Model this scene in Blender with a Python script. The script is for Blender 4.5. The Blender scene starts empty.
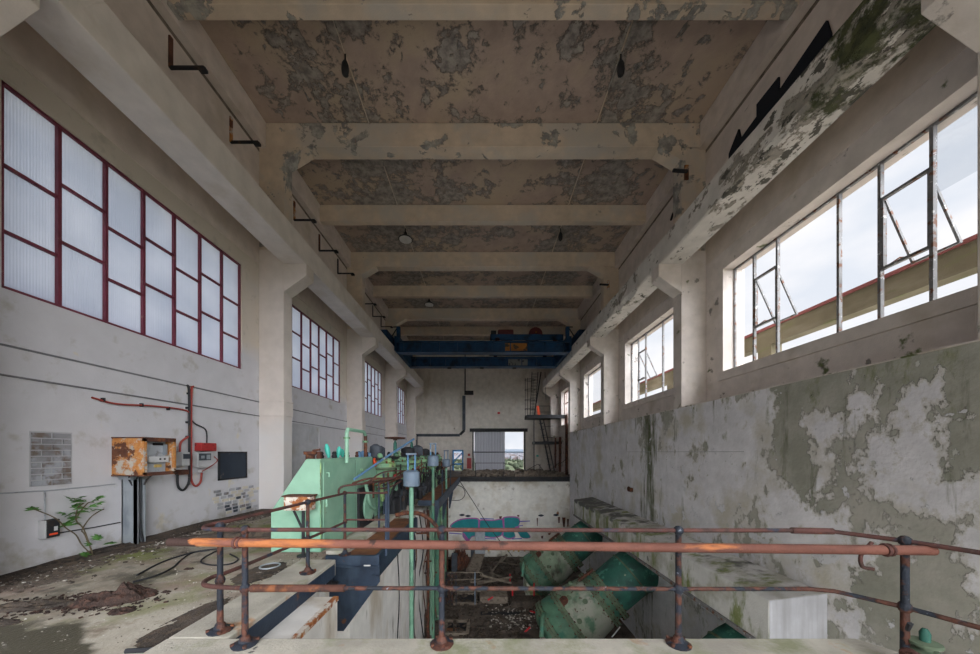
import bpy, math, random
from mathutils import Vector, Matrix, noise
random.seed(7)
S = bpy.context.scene
COL = S.collection
# ---------------------------------------------------------------- camera
FP, VX, VY, EYE = 327.0, 483.0, 452.0, 1.6     # focal length in px, horizon point, eye height
cam = bpy.data.cameras.new('camera')
cam.sensor_width = 36.0
cam.lens = FP / 980 * 36
cam.shift_x = (490 - VX) / 980
cam.shift_y = (VY - 327) / 980
cam.clip_end = 3000
cob = bpy.data.objects.new('camera', cam)
cob.location = (0, 0, EYE)
cob.rotation_euler = (math.pi / 2, 0, 0)
COL.objects.link(cob)
S.camera = cob
# ---------------------------------------------------------------- view + sky
vs = S.view_settings
vs.view_transform = 'Standard'
vs.look = 'None'
vs.gamma = 1
vs.use_curve_mapping = False
vs.exposure = 0.85
S.cycles.diffuse_bounces = 8
S.cycles.max_bounces = 14
W = bpy.data.worlds.new('sky')
S.world = W
W.use_nodes = True
wn, wl = W.node_tree.nodes, W.node_tree.links
wn.clear()
wo = wn.new('ShaderNodeOutputWorld')
bg = wn.new('ShaderNodeBackground')
tc = wn.new('ShaderNodeTexCoord')
mp = wn.new('ShaderNodeMapping')
mp.inputs['Scale'].default_value = (1.6, 1.6, 3.6)
mp.inputs['Location'].default_value = (0.4, 2.3, 0.2)
nz = wn.new('ShaderNodeTexNoise')
nz.inputs['Scale'].default_value = 1.7
nz.inputs['Detail'].default_value = 6
nz.inputs['Roughness'].default_value = 0.52
cr = wn.new('ShaderNodeValToRGB')
cr.color_ramp.elements[0].position = 0.36
cr.color_ramp.elements[0].color = (0.60, 0.635, 0.70, 1)
cr.color_ramp.elements[1].position = 0.62
cr.color_ramp.elements[1].color = (0.83, 0.81, 0.81, 1)
wl.new(tc.outputs['Generated'], mp.inputs['Vector'])
wl.new(mp.outputs['Vector'], nz.inputs['Vector'])
wl.new(nz.outputs['Fac'], cr.inputs['Fac'])
wl.new(cr.outputs['Color'], bg.inputs['Color'])
wl.new(bg.outputs['Background'], wo.inputs['Surface'])
bg.inputs['Strength'].default_value = 0.74
# wide soft fill lamp added to lift the hall; the sky is overcast
sl = bpy.data.lights.new('sun_fill', 'SUN')
sl.energy = 10.0
sl.angle = math.radians(100)
sl.color = (0.95, 0.97, 1.0)
so = bpy.data.objects.new('sun_fill', sl)
so.rotation_euler = Vector((-0.55, 0.71, -0.44)).to_track_quat('-Z', 'Y').to_euler()
so.location = (30, 0, 30)
COL.objects.link(so)

# ---------------------------------------------------------------- helpers
def P(x, y, Y):
    """photo pixel at distance Y -> point of the place"""
    return Vector(((x - VX) * Y / FP, Y, EYE + (VY - y) * Y / FP))

ORG = {}

def props(o, label=None, cat=None, group=None, kind=None):
    if label: o['label'] = label
    if cat: o['category'] = cat
    if group: o['group'] = group
    if kind: o['kind'] = kind
    return o

def thing(name, label, cat, loc=(0, 0, 0), group=None):
    o = bpy.data.objects.new(name, None)
    o.empty_display_size = 0.1
    o.location = loc
    COL.objects.link(o)
    ORG[o.name] = Vector(loc)
    return props(o, label, cat, group)

def dup(o, off, label=None, parent=None):
    c = o.copy()
    COL.objects.link(c)
    if parent is None:
        c.location = o.location + Vector(off)
        ORG[c.name] = c.location.copy()
        if label: c['label'] = label
    else:
        c.parent = parent
    for ch in list(o.children):
        dup(ch, off, None, c)
    return c

class MB:
    def __init__(self):
        self.v = []; self.f = []
    def add(self, vs, fs):
        n = len(self.v)
        self.v += [Vector(p) for p in vs]
        self.f += [tuple(i + n for i in f) for f in fs]
        return self
    def bx(self, x0, x1, y0, y1, z0, z1):
        v = [(x, y, z) for z in (z0, z1) for y in (y0, y1) for x in (x0, x1)]
        return self.add(v, [(0, 2, 3, 1), (4, 5, 7, 6), (0, 1, 5, 4), (2, 6, 7, 3), (0, 4, 6, 2), (1, 3, 7, 5)])
    def box(self, c, s, R=None):
        c = Vector(c)
        v = []
        for z in (-.5, .5):
            for y in (-.5, .5):
                for x in (-.5, .5):
                    p = Vector((x * s[0], y * s[1], z * s[2]))
                    if R is not None: p = R @ p
                    v.append(c + p)
        return self.add(v, [(0, 2, 3, 1), (4, 5, 7, 6), (0, 1, 5, 4), (2, 6, 7, 3), (0, 4, 6, 2), (1, 3, 7, 5)])
    def prism(self, pts, off):
        """closed outline of 3D points pushed along off"""
        pts = [Vector(p) for p in pts]; off = Vector(off); n = len(pts)
        v = pts + [p + off for p in pts]
        f = [tuple(range(n))[::-1], tuple(range(n, 2 * n))]
        f += [(i, (i + 1) % n, n + (i + 1) % n, n + i) for i in range(n)]
        return self.add(v, f)
    def tube(self, pts, r, n=8, caps=True):
        pts = [Vector(p) for p in pts]
        rr = r if isinstance(r, (list, tuple)) else [r] * len(pts)
        v = []; f = []
        u = None
        for i, p in enumerate(pts):
            a = pts[max(i - 1, 0)]; b = pts[min(i + 1, len(pts) - 1)]
            t = (b - a).normalized()
            if u is None:
                u = t.orthogonal().normalized()
            else:
                u = (u - t * u.dot(t))
                u = u.normalized() if u.length > 1e-6 else t.orthogonal().normalized()
            w = t.cross(u)
            for k in range(n):
                an = 2 * math.pi * k / n
                v.append(p + (u * math.cos(an) + w * math.sin(an)) * rr[i])
        for i in range(len(pts) - 1):
            for k in range(n):
                f.append((i * n + k, i * n + (k + 1) % n, (i + 1) * n + (k + 1) % n, (i + 1) * n + k))
        if caps:
            f.append(tuple(range(n))[::-1])
            f.append(tuple(range((len(pts) - 1) * n, len(pts) * n)))
        return self.add(v, f)
    def lathe(self, prof, o, ax=(0, 0, 1), n=20):
        """prof = [(radius, along)] about an axis"""
        o = Vector(o); t = Vector(ax).normalized(); u = t.orthogonal().normalized(); w = t.cross(u)
        v = []; f = []
        for r, h in prof:
            for k in range(n):
                a = 2 * math.pi * k / n
                v.append(o + t * h + (u * math.cos(a) + w * math.sin(a)) * max(r, 1e-4))
        m = len(prof)
        for i in range(m - 1):
            for k in range(n):
                f.append((i * n + k, i * n + (k + 1) % n, (i + 1) * n + (k + 1) % n, (i + 1) * n + k))
        f.append(tuple(range(n))[::-1]); f.append(tuple(range((m - 1) * n, m * n)))
        return self.add(v, f)
    def ball(self, c, r, n=10, sq=1.0):
        return self.lathe([(r * math.sin(a), -r * sq * math.cos(a)) for a in [math.pi * i / 6 for i in range(7)]], c, (0, 0, 1), n)
    def ring(self, c, ax, R, r, n=20, m=6):
        c = Vector(c); t = Vector(ax).normalized(); u = t.orthogonal().normalized(); w = t.cross(u)
        v = []; f = []
        for i in range(n):
            a = 2 * math.pi * i / n
            d = u * math.cos(a) + w * math.sin(a)
            for k in range(m):
                b = 2 * math.pi * k / m
                v.append(c + d * (R + r * math.cos(b)) + t * r * math.sin(b))
        for i in range(n):
            for k in range(m):
                f.append((i * m + k, i * m + (k + 1) % m, ((i + 1) % n) * m + (k + 1) % m, ((i + 1) % n) * m + k))
        return self.add(v, f)
    def build(self, name, mat, parent=None, smooth=False, label=None, cat=None, group=None, kind=None, bevel=0, world=False):
        me = bpy.data.meshes.new(name)
        if parent is not None:
            org = ORG[parent.name]
        elif world:
            org = Vector((0, 0, 0))
        else:
            xs = [p.x for p in self.v]; ys = [p.y for p in self.v]; zs = [p.z for p in self.v]
            org = Vector(((min(xs) + max(xs)) / 2, (min(ys) + max(ys)) / 2, min(zs)))
        me.from_pydata([tuple(p - org) for p in self.v], [], self.f)
        if smooth:
            for p in me.polygons: p.use_smooth = True
            me.set_sharp_from_angle(angle=math.radians(38))
        me.materials.append(MT[mat] if isinstance(mat, str) else mat)
        me.update()
        o = bpy.data.objects.new(name, me)
        COL.objects.link(o)
        ORG[o.name] = org
        if parent is not None: o.parent = parent
        else: o.location = org
        if bevel:
            b = o.modifiers.new('bevel', 'BEVEL'); b.width = bevel; b.segments = 2; b.limit_method = 'ANGLE'
        return props(o, label, cat, group, kind)

def struct(mb, name, mat, label=None, cat=None, bevel=0, parent=None):
    o = mb.build(name, mat, parent=parent, world=True, bevel=bevel)
    if parent is None: props(o, label, cat, None, 'structure')
    return o

def arc(c, r, a0, a1, n, plane='xz'):
    c = Vector(c); out = []
    for i in range(n + 1):
        a = math.radians(a0 + (a1 - a0) * i / n)
        q = {'xz': (math.cos(a), 0, math.sin(a)), 'yz': (0, math.cos(a), math.sin(a)), 'xy': (math.cos(a), math.sin(a), 0)}[plane]
        out.append(c + Vector(q) * r)
    return out

def smooth_path(pts, k=6):
    """Catmull-Rom through the points"""
    p = [Vector(q) for q in pts]
    p = [p[0] * 2 - p[1]] + p + [p[-1] * 2 - p[-2]]
    out = []
    for i in range(1, len(p) - 2):
        for j in range(k):
            t = j / k
            out.append(0.5 * ((2 * p[i]) + (p[i + 1] - p[i - 1]) * t + (2 * p[i - 1] - 5 * p[i] + 4 * p[i + 1] - p[i + 2]) * t * t
                              + (3 * p[i] - p[i - 1] - 3 * p[i + 1] + p[i + 2]) * t ** 3))
    out.append(p[-2])
    return out

# ---------------------------------------------------------------- materials
MT = {}
def mat(name, base, layers=(), rough=0.8, metal=0.0, bump=0.0, bscale=40, var=0.06, vscale=3.0):
    """layers: dict(c=colour, s=noise scale, lo, hi, d=detail, ds=distortion, sc=(x,y,z) stretch, m=[(axis,a,b,w)], r=roughness, seed, e=edge colour)"""
    m = bpy.data.materials.new(name); m.use_nodes = True
    nt = m.node_tree; N = nt.nodes; L = nt.links
    b = N['Principled BSDF']
    geo = N.new('ShaderNodeNewGeometry')
    sep = N.new('ShaderNodeSeparateXYZ'); L.new(geo.outputs['Position'], sep.inputs[0])
    def math_(op, a, c):
        n = N.new('ShaderNodeMath'); n.operation = op
        for i, q in enumerate((a, c)):
            if isinstance(q, (int, float)): n.inputs[i].default_value = q
            else: L.new(q, n.inputs[i])
        return n.outputs[0]
    def noi(scale, detail=4, dist=0.0, sc=(1, 1, 1), seed=0.0, rough=0.55):
        mpn = N.new('ShaderNodeMapping'); mpn.inputs['Scale'].default_value = sc
        mpn.inputs['Location'].default_value = (seed * 3.7, seed * 1.9, seed * 5.3)
        L.new(geo.outputs['Position'], mpn.inputs['Vector'])
        t = N.new('ShaderNodeTexNoise'); t.inputs['Scale'].default_value = scale
        t.inputs['Detail'].default_value = detail; t.inputs['Distortion'].default_value = dist
        t.inputs['Roughness'].default_value = rough
        L.new(mpn.outputs['Vector'], t.inputs['Vector'])
        return t.outputs['Fac']
    def maprange(v, a, c, lo=0.0, hi=1.0):
        r = N.new('ShaderNodeMapRange'); r.clamp = True
        r.inputs['From Min'].default_value = a; r.inputs['From Max'].default_value = c
        r.inputs['To Min'].default_value = lo; r.inputs['To Max'].default_value = hi
        L.new(v, r.inputs['Value']); return r.outputs['Result']
    def mix(fac, ca, cb):
        x = N.new('ShaderNodeMix'); x.data_type = 'RGBA'
        L.new(fac, x.inputs['Factor'])
        for q, k in ((ca, 6), (cb, 7)):
            if isinstance(q, tuple): x.inputs[k].default_value = (*q, 1)
            else: L.new(q, x.inputs[k])
        return x.outputs[2]
    v = noi(vscale, 5, 0.0, (1, 1, 1), 9)
    lo = tuple(max(0, c * (1 - var * 2.2)) for c in base); hi = tuple(min(1, c * (1 + var * 2.2)) for c in base)
    col = mix(maprange(v, 0.3, 0.7), lo, hi)
    ro = None; bumpsrc = None
    for i, l in enumerate(layers):
        f = noi(l.get('s', 2), l.get('d', 6), l.get('ds', 0), l.get('sc', (1, 1, 1)), l.get('seed', i + 1), l.get('nr', 0.58))
        for (ax, a, c, w) in l.get('m', ()):
            src = sep.outputs['XYZ'.index(ax)] if ax in 'XYZ' else math_('ABSOLUTE', sep.outputs['xyz'.index(ax)], 0)
            f = math_('ADD', f, maprange(src, a, c, 0, w))
        fac = maprange(f, l['lo'], l['hi'])
        if 'e' in l:        # a darker rim where the coat breaks
            e = maprange(f, l['lo'] - 0.035, l['lo'] - 0.005)
            col = mix(e, col, l['e'])
        cc = l['c']
        if 'c2' in l:
            cc = mix(maprange(noi(l.get('s2', 6), 8, 0.0, (1, 1, 1), i + 20, .68), 0.38, 0.60), l['c'], l['c2'])
        col = mix(fac, col, cc)
        if l.get('b'):
            bb = math_('MULTIPLY', fac, l['b'])
            bumpsrc = bb if bumpsrc is None else math_('ADD', bumpsrc, bb)
        if 'r' in l:
            r = N.new('ShaderNodeMix'); r.data_type = 'FLOAT'
            L.new(fac, r.inputs[0])
            if ro is None: r.inputs[2].default_value = rough
            else: L.new(ro, r.inputs[2])
            r.inputs[3].default_value = l['r']; ro = r.outputs[0]
    L.new(col, b.inputs['Base Color'])
    if ro is None: b.inputs['Roughness'].default_value = rough
    else: L.new(ro, b.inputs['Roughness'])
    b.inputs['Metallic'].default_value = metal
    b.inputs['Specular IOR Level'].default_value = 0.35
    if bump or bumpsrc is not None:
        bn = N.new('ShaderNodeBump'); bn.inputs['Strength'].default_value = 1.0; bn.inputs['Distance'].default_value = 0.02
        h = math_('MULTIPLY', noi(bscale, 5), bump)
        if bumpsrc is not None: h = math_('ADD', h, bumpsrc)
        L.new(h, bn.inputs['Height']); L.new(bn.outputs['Normal'], b.inputs['Normal'])
    MT[name] = m
    return m

CONC = (0.20, 0.19, 0.175); CONC2 = (0.34, 0.32, 0.29)
mat('wall_paint', (0.545, 0.535, 0.56), [
    dict(c=(0.60, 0.535, 0.465), s=.5, lo=0.95, hi=1.25, m=[('Z', 3.0, 4.6, 0.85)], seed=21),
    dict(c=(0.58, 0.535, 0.46), s=1.4, lo=0.66, hi=0.70, d=8, nr=.66, m=[('Z', 3.4, 0.2, 0.05)], seed=3),
    dict(c=(0.42, 0.40, 0.38), s=3.2, lo=0.73, hi=0.75, sc=(1, .4, 2.4), seed=5),
    dict(c=(0.24, 0.22, 0.2), s=5, lo=0.76, hi=0.78, sc=(1, .35, 2.2), m=[('Z', 1.2, 0.0, 0.06)], seed=6, b=-.25),
    dict(c=(0.36, 0.33, 0.28), s=3, lo=0.58, hi=0.8, m=[('Z', .5, 0.0, 0.16)], seed=8)], rough=0.75, bump=.12, var=.02)
mat('column_paint', (0.625, 0.56, 0.515), [dict(c=(0.56, 0.49, 0.41), s=1.0, lo=0.58, hi=0.78, seed=3), dict(c=(0.60, 0.575, 0.565), s=.5, lo=0.9, hi=1.2, m=[('Z', 3.2, 2.0, .7)], seed=5)], rough=0.75, bump=.12, var=.03)
mat('brick_cream', (0.58, 0.53, 0.44), [dict(c=(0.3, 0.27, 0.23), s=9, lo=.6, hi=.66, seed=2)], rough=.9, bump=.5, bscale=40)
mat('joint_dark', (0.17, 0.17, 0.18), rough=.8)
mat('wall_upper', (0.62, 0.545, 0.49), [
    dict(c=(0.50, 0.43, 0.34), s=1.0, lo=0.55, hi=0.75, seed=2),
    dict(c=(0.33, 0.30, 0.27), s=2.5, lo=0.70, hi=0.73, sc=(1, .4, 2.2), seed=4, b=-.2)], rough=0.78, bump=.15, var=.05)
mat('wall_far', (0.66, 0.61, 0.55), [
    dict(c=(0.45, 0.38, 0.30), s=.8, lo=0.55, hi=0.75, sc=(1.6, 1, .5), seed=2),
    dict(c=(0.30, 0.25, 0.22), s=2.0, lo=0.72, hi=0.76, seed=7)], rough=0.8, var=.05)
mat('right_upper', (0.655, 0.595, 0.555), [
    dict(c=(0.50, 0.44, 0.37), s=1.1, lo=0.56, hi=0.75, seed=2),
    dict(c=CONC2, c2=CONC, s=2.2, lo=0.675, hi=0.69, d=8, e=(0.25, .22, .2), seed=11, b=-.35),
    dict(c=(0.12, 0.14, 0.06), s=2.6, lo=0.66, hi=0.72, d=8, m=[('Z', 3.5, 2.7, .10)], seed=13),
    dict(c=(0.10, 0.09, 0.08), s=3.2, lo=0.74, hi=0.755, sc=(1, .3, 2.6), seed=15, b=-.3)], rough=0.75, bump=.2, var=.05)
mat('right_lower', (0.75, 0.74, 0.775), [
    dict(c=(0.58, 0.55, 0.48), s=.9, lo=0.52, hi=0.68, d=7, seed=2),
    dict(c=(0.47, 0.455, 0.41), c2=(0.33, 0.33, 0.28), s=0.75, lo=0.575, hi=0.585, d=10, nr=.68, ds=.0, sc=(1, 1.1, .8), m=[('Z', 1.6, 2.9, .07), ('Y', 7.0, 4.8, .10), ('Y', 9, 13, -.06)], e=(0.6, .58, .55), seed=4, b=-.45, s2=1.1),
    dict(c=(0.52, 0.52, 0.48), s=3.5, lo=0.665, hi=0.68, d=8, seed=23, b=-.2),
    dict(c=(0.20, 0.225, 0.12), c2=(0.29, 0.30, 0.19), s=1.3, lo=0.62, hi=0.72, d=10, nr=.72, sc=(1, 1.2, .6), m=[('Z', 1.5, 2.85, .08), ('Y', 14, 22, -.12)], seed=6, b=.15),
    dict(c=(0.10, 0.125, 0.05), c2=(0.2, .2, .16), s=2.2, lo=0.62, hi=0.74, d=9, nr=.66, sc=(1, 1.6, .22), m=[('Z', -1, 2.85, .06), ('Y', 10.0, 10.7, .14), ('Y', 11.0, 11.9, -.16), ('Y', 15, 22, -.1)], seed=9),
    dict(c=(0.70, 0.70, 0.73), s=2.4, lo=0.655, hi=0.665, d=7, seed=12, b=.3, m=[('Z', 1.8, 0.0, .04)])], rough=0.7, bump=.35, bscale=18, var=.05)
mat('ceiling_paint', (0.42, 0.325, 0.275), [  # dark rims (e) paint the shadows at the flake edges
    dict(c=(0.48, 0.385, 0.29), s=.5, lo=0.45, hi=0.62, seed=2),
    dict(c=(0.18, 0.163, 0.155), c2=(0.40, 0.36, 0.32), s=1.0, lo=0.575, hi=0.585, d=10, nr=.70, ds=.1, m=[('x', 1.6, 3.0, .075), ('x', 4.1, 5.2, -.09), ('Y', 9.5, 10.5, .035)], e=(0.24, .20, .175), seed=3, s2=4.5, b=-.8),
    dict(c=(0.36, 0.33, 0.31), c2=(0.17, 0.16, 0.155), s=2.6, lo=0.645, hi=0.66, d=8, nr=.62, ds=.5, m=[('x', 1.5, 4.0, .03)], e=(0.3, .25, .21), seed=5, s2=9, b=-.6)], rough=0.85, bump=.3, bscale=12, var=.05)
mat('beam_paint', (0.60, 0.495, 0.385), [
    dict(c=(0.52, 0.47, 0.41), s=.8, lo=0.48, hi=0.62, seed=2),
    dict(c=(0.45, 0.43, 0.38), c2=(0.22, 0.21, 0.20), s=1.25, lo=0.585, hi=0.60, d=9, nr=.64, ds=.3, m=[('x', 2.2, 5.0, .06), ('Y', 9.6, 12, -.12)], seed=5, s2=4, b=-.5),
    dict(c=(0.30, 0.16, 0.08), s=2.5, lo=0.73, hi=0.78, sc=(1, 1, .25), seed=8)], rough=0.82, bump=.2, var=.05)
mat('crane_beam_left', (0.70, 0.645, 0.605), [
    dict(c=(0.56, 0.49, 0.42), s=1.0, lo=0.55, hi=0.72, seed=2),
    dict(c=(0.40, 0.35, 0.29), s=3.0, lo=0.72, hi=0.74, sc=(1, .4, 1), seed=4)], rough=0.75, bump=.15, var=.04)
mat('crane_beam_right', (0.64, 0.61, 0.57), [
    dict(c=(0.52, 0.46, 0.39), s=1.0, lo=0.55, hi=0.72, seed=2),
    dict(c=(0.25, 0.235, 0.21), c2=(0.36, 0.33, 0.28), s=1.9, lo=0.635, hi=0.647, d=9, nr=.68, ds=.1, sc=(1.2, .8, 1.2), m=[('Y', 9.0, 7.6, .05), ('Y', 7, 5, .07), ('Y', 10.2, 11, .05), ('Y', 12.2, 13, -.05)], e=(0.3, .27, .23), seed=5, s2=5, b=-.8),
    dict(c=(0.10, 0.095, 0.08), s=2.6, lo=0.655, hi=0.67, d=8, nr=.68, sc=(1.2, .7, 1.2), m=[('Y', 8.5, 7, .03), ('Y', 7, 5, .05), ('Z', 6.9, 6.82, .05)], seed=6),
    dict(c=(0.085, 0.095, 0.04), c2=(0.04, .045, .025), s=2.0, lo=0.62, hi=0.70, d=9, nr=.68, m=[('Y', 5.6, 4.2, .20), ('Y', 10, 11, .05), ('Y', 12, 12.6, -.05)], seed=17)], rough=0.85, bump=.35, bscale=14, var=.05)
mat('floor_concrete', (0.33, 0.295, 0.24), [
    dict(c=(0.45, 0.415, 0.35), s=.9, lo=0.48, hi=0.62, seed=2),
    dict(c=(0.28, 0.20, 0.17), s=.8, lo=0.54, hi=0.66, sc=(.7, 1.8, 1), seed=14),
    dict(c=(0.23, 0.19, 0.145), s=2.4, lo=0.53, hi=0.66, d=10, nr=.72, seed=31),
    dict(c=(0.19, 0.21, 0.07), s=.75, lo=0.54, hi=0.66, d=8, seed=4, m=[('X', -3.4, -5.2, .05)]),
    dict(c=(0.075, 0.06, 0.05), c2=(0.19, 0.15, 0.12), s=1.05, lo=0.575, hi=0.66, d=10, nr=.72, ds=.3, m=[('X', -5.0, -5.9, .22), ('X', -3.4, -2.6, .13), ('X', -4.9, -3.8, -.10)], seed=5, s2=20, b=.6),
    dict(c=(0.075, 0.068, 0.045), s=.9, lo=0.57, hi=0.63, d=7, m=[('Y', 3.25, 2.6, .33), ('X', -3.7, -2.7, -.45)], seed=6, r=.4),
    dict(c=(0.6, 0.57, 0.52), s=26, lo=0.70, hi=0.72, d=2, seed=7)], rough=0.85, bump=.35, bscale=30, var=.10, vscale=6)
mat('kerb_concrete', (0.43, 0.405, 0.35), [
    dict(c=(0.27, 0.28, 0.18), s=2.2, lo=0.52, hi=0.68, d=8, nr=.66, seed=3),
    dict(c=(0.40, 0.19, 0.07), s=2.0, lo=0.64, hi=0.74, d=7, seed=5),
    dict(c=(0.06, 0.06, 0.065), s=5, lo=0.66, hi=0.68, d=8, nr=.66, seed=6)], rough=0.8, bump=.4, var=.1)
mat('pit_white', (0.74, 0.725, 0.70), [
    dict(c=(0.50, 0.44, 0.36), s=1.2, lo=0.52, hi=0.68, sc=(1, 1.4, .4), seed=2),
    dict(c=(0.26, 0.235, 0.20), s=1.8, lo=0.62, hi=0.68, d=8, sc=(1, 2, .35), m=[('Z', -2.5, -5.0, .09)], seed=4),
    dict(c=(0.28, 0.12, 0.05), s=2.4, lo=0.70, hi=0.73, d=7, sc=(1, 1, .5), seed=5)], rough=0.75, bump=.2, var=.05)
mat('pit_back', (0.76, 0.745, 0.70), [
    dict(c=(0.52, 0.46, 0.36), s=.8, lo=0.52, hi=0.70, seed=2),
    dict(c=(0.28, 0.115, 0.045), s=1.5, lo=0.69, hi=0.72, d=8, sc=(1, 1, .55), m=[('X', 2.5, 5, .03)], seed=5),
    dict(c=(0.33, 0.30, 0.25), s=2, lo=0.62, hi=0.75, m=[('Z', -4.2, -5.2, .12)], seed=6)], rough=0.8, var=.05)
mat('pit_floor', (0.10, 0.08, 0.066), [
    dict(c=(0.14, 0.11, 0.09), s=1.4, lo=0.50, hi=0.62, d=9, nr=.66, seed=3),
    dict(c=(0.20, 0.115, 0.075), s=1.1, lo=0.62, hi=0.72, d=7, seed=5),
    dict(c=(0.45, 0.43, 0.40), s=14, lo=0.70, hi=0.72, d=3, seed=6),
    dict(c=(0.035, 0.03, 0.028), s=1.3, lo=0.60, hi=0.66, d=8, seed=8)], rough=0.75, bump=.6, bscale=9, var=.2)
mat('plinth_concrete', (0.68, 0.675, 0.66), [
    dict(c=(0.42, 0.41, 0.34), s=1.4, lo=0.47, hi=0.62, d=8, seed=2),
    dict(c=(0.16, 0.20, 0.06), c2=(0.28, 0.31, 0.15), s=1.5, lo=0.53, hi=0.63, d=9, nr=.66, sc=(1, 1.4, .5), m=[('Y', 5.3, 5.6, .0), ('Y', 8, 13, .05)], seed=6),
    dict(c=(0.24, 0.245, 0.22), s=3.5, lo=0.66, hi=0.69, d=8, sc=(2, 1, 1), seed=7),
    dict(c=(0.14, 0.14, 0.13), s=2, lo=0.55, hi=0.68, d=8, m=[('Y', 10, 15, .22), ('Z', -.86, -1.0, -.28)], seed=8)], rough=0.75, bump=.3, var=.05)
mat('steel_navy', (0.022, 0.036, 0.062), [
    dict(c=(0.05, 0.075, 0.11), s=3, lo=0.5, hi=0.7, d=7, sc=(1, 1, .4), seed=2),
    dict(c=(0.14, 0.055, 0.025), s=4, lo=0.63, hi=0.68, d=8, seed=4)], rough=0.55, bump=.2, var=.15)
mat('steel_black', (0.018, 0.019, 0.023), [dict(c=(0.06, 0.035, 0.022), s=5, lo=0.58, hi=0.68, d=7, seed=3)], rough=0.6, var=.15)
mat('rail_paint', (0.018, 0.023, 0.034), [
    dict(c=(0.11, 0.04, 0.025), c2=(0.06, .027, .02), s=7, lo=0.48, hi=0.54, d=8, seed=3, s2=18, b=.3),
    dict(c=(0.20, 0.23, 0.28), s=16, lo=0.68, hi=0.71, d=5, seed=5)], rough=0.65, bump=.4, bscale=60, var=.15)
mat('rail_rust', (0.088, 0.036, 0.03), [
    dict(c=(0.06, 0.032, 0.028), s=8, lo=0.5, hi=0.6, d=7, seed=2),
    dict(c=(0.03, 0.035, 0.055), s=3.2, lo=0.60, hi=0.64, d=7, seed=4),
    dict(c=(0.18, 0.065, 0.035), s=9, lo=0.66, hi=0.72, d=6, seed=6)], rough=0.75, bump=.45, bscale=70, var=.15)
mat('pipe_orange', (0.165, 0.064, 0.045), [
    dict(c=(0.12, 0.048, 0.035), s=4, lo=0.46, hi=0.60, d=8, seed=2, sc=(.5, 2, 2)),
    dict(c=(0.40, 0.14, 0.05), s=3, lo=0.66, hi=0.74, d=8, m=[('X', -.5, -1.5, .17)], sc=(.5, 2, 2), seed=12),
    dict(c=(0.58, 0.33, 0.16), s=3.0, lo=0.68, hi=0.74, d=8, sc=(.45, 2, 2), m=[('X', -.6, -1.6, .14)], seed=3),
    dict(c=(0.045, 0.024, 0.02), s=4, lo=0.62, hi=0.66, m=[('X', -1.95, -2.2, .35)], seed=6)], rough=0.78, bump=.3, bscale=70, var=.12)
mat('rust_dark', (0.085, 0.035, 0.024), [
    dict(c=(0.19, 0.07, 0.03), s=9, lo=0.52, hi=0.64, d=8, seed=2),
    dict(c=(0.035, 0.022, 0.02), s=6, lo=0.58, hi=0.66, d=7, seed=3)], rough=0.85, bump=.5, bscale=60, var=.2)
mat('rust_deck', (0.20, 0.085, 0.04), [dict(c=(0.11, 0.05, 0.03), s=3, lo=0.5, hi=0.65, d=8, seed=2), dict(c=(0.3, 0.16, 0.08), s=9, lo=0.66, hi=0.7, seed=4)], rough=0.8, bump=.3, var=.12)
mat('cabinet_rust', (0.46, 0.42, 0.37), [
    dict(c=(0.42, 0.15, 0.035), c2=(0.50, .24, .08), s=7, lo=0.42, hi=0.50, d=8, nr=.66, seed=2, s2=16, b=.3),
    dict(c=(0.09, 0.035, 0.02), c2=(.16, .06, .03), s=4.2, lo=0.545, hi=0.565, d=8, nr=.62, seed=3, b=-.3)], rough=0.8, bump=.4, bscale=60, var=.1)
mat('box_rust', (0.62, 0.57, 0.50), [dict(c=(0.44, 0.17, 0.05), c2=(.25, .08, .03), s=8, lo=0.47, hi=0.52, d=8, nr=.66, seed=4)], rough=0.8, bump=.3, var=.1)
mat('mint', (0.25, 0.44, 0.32), [
    dict(c=(0.20, 0.39, 0.28), s=1.5, lo=0.48, hi=0.62, seed=2),
    dict(c=(0.46, 0.36, 0.13), s=3.2, lo=0.66, hi=0.76, d=7, sc=(3, 3, .3), seed=3),
    dict(c=(0.14, 0.075, 0.04), s=10, lo=0.70, hi=0.73, d=6, seed=4)], rough=0.5, bump=.08, var=.05)
mat('mint_dirty', (0.16, 0.32, 0.19), [
    dict(c=(0.30, 0.45, 0.18), s=2.5, lo=0.5, hi=0.62, seed=2),
    dict(c=(0.08, 0.055, 0.04), s=4, lo=0.50, hi=0.66, d=8, seed=4),
    dict(c=(0.35, 0.15, 0.05), s=5, lo=0.68, hi=0.73, seed=6)], rough=0.55, bump=.2, var=.1)
mat('pump_green', (0.085, 0.185, 0.12), [
    dict(c=(0.15, 0.26, 0.18), s=1.3, lo=0.5, hi=0.66, d=8, seed=2),
    dict(c=(0.05, 0.17, 0.12), s=2.3, lo=0.52, hi=0.6, d=8, seed=3),
    dict(c=(0.10, 0.055, 0.03), s=4, lo=0.62, hi=0.66, d=8, seed=5),
    dict(c=(0.28, 0.30, 0.26), s=5, lo=0.68, hi=0.72, d=8, seed=6)], rough=0.6, bump=.25, var=.12)
mat('pump_body', (0.22, 0.29, 0.20), [
    dict(c=(0.35, 0.355, 0.30), s=.9, lo=0.46, hi=0.6, d=8, seed=2),
    dict(c=(0.10, 0.19, 0.125), s=1.6, lo=0.54, hi=0.64, d=8, seed=3),
    dict(c=(0.08, 0.075, 0.055), s=2.0, lo=0.56, hi=0.72, d=8, sc=(1, 1, .5), seed=15),
    dict(c=(0.09, 0.055, 0.035), s=5, lo=0.62, hi=0.66, d=8, seed=5)], rough=0.65, bump=.2, var=.1)
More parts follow.
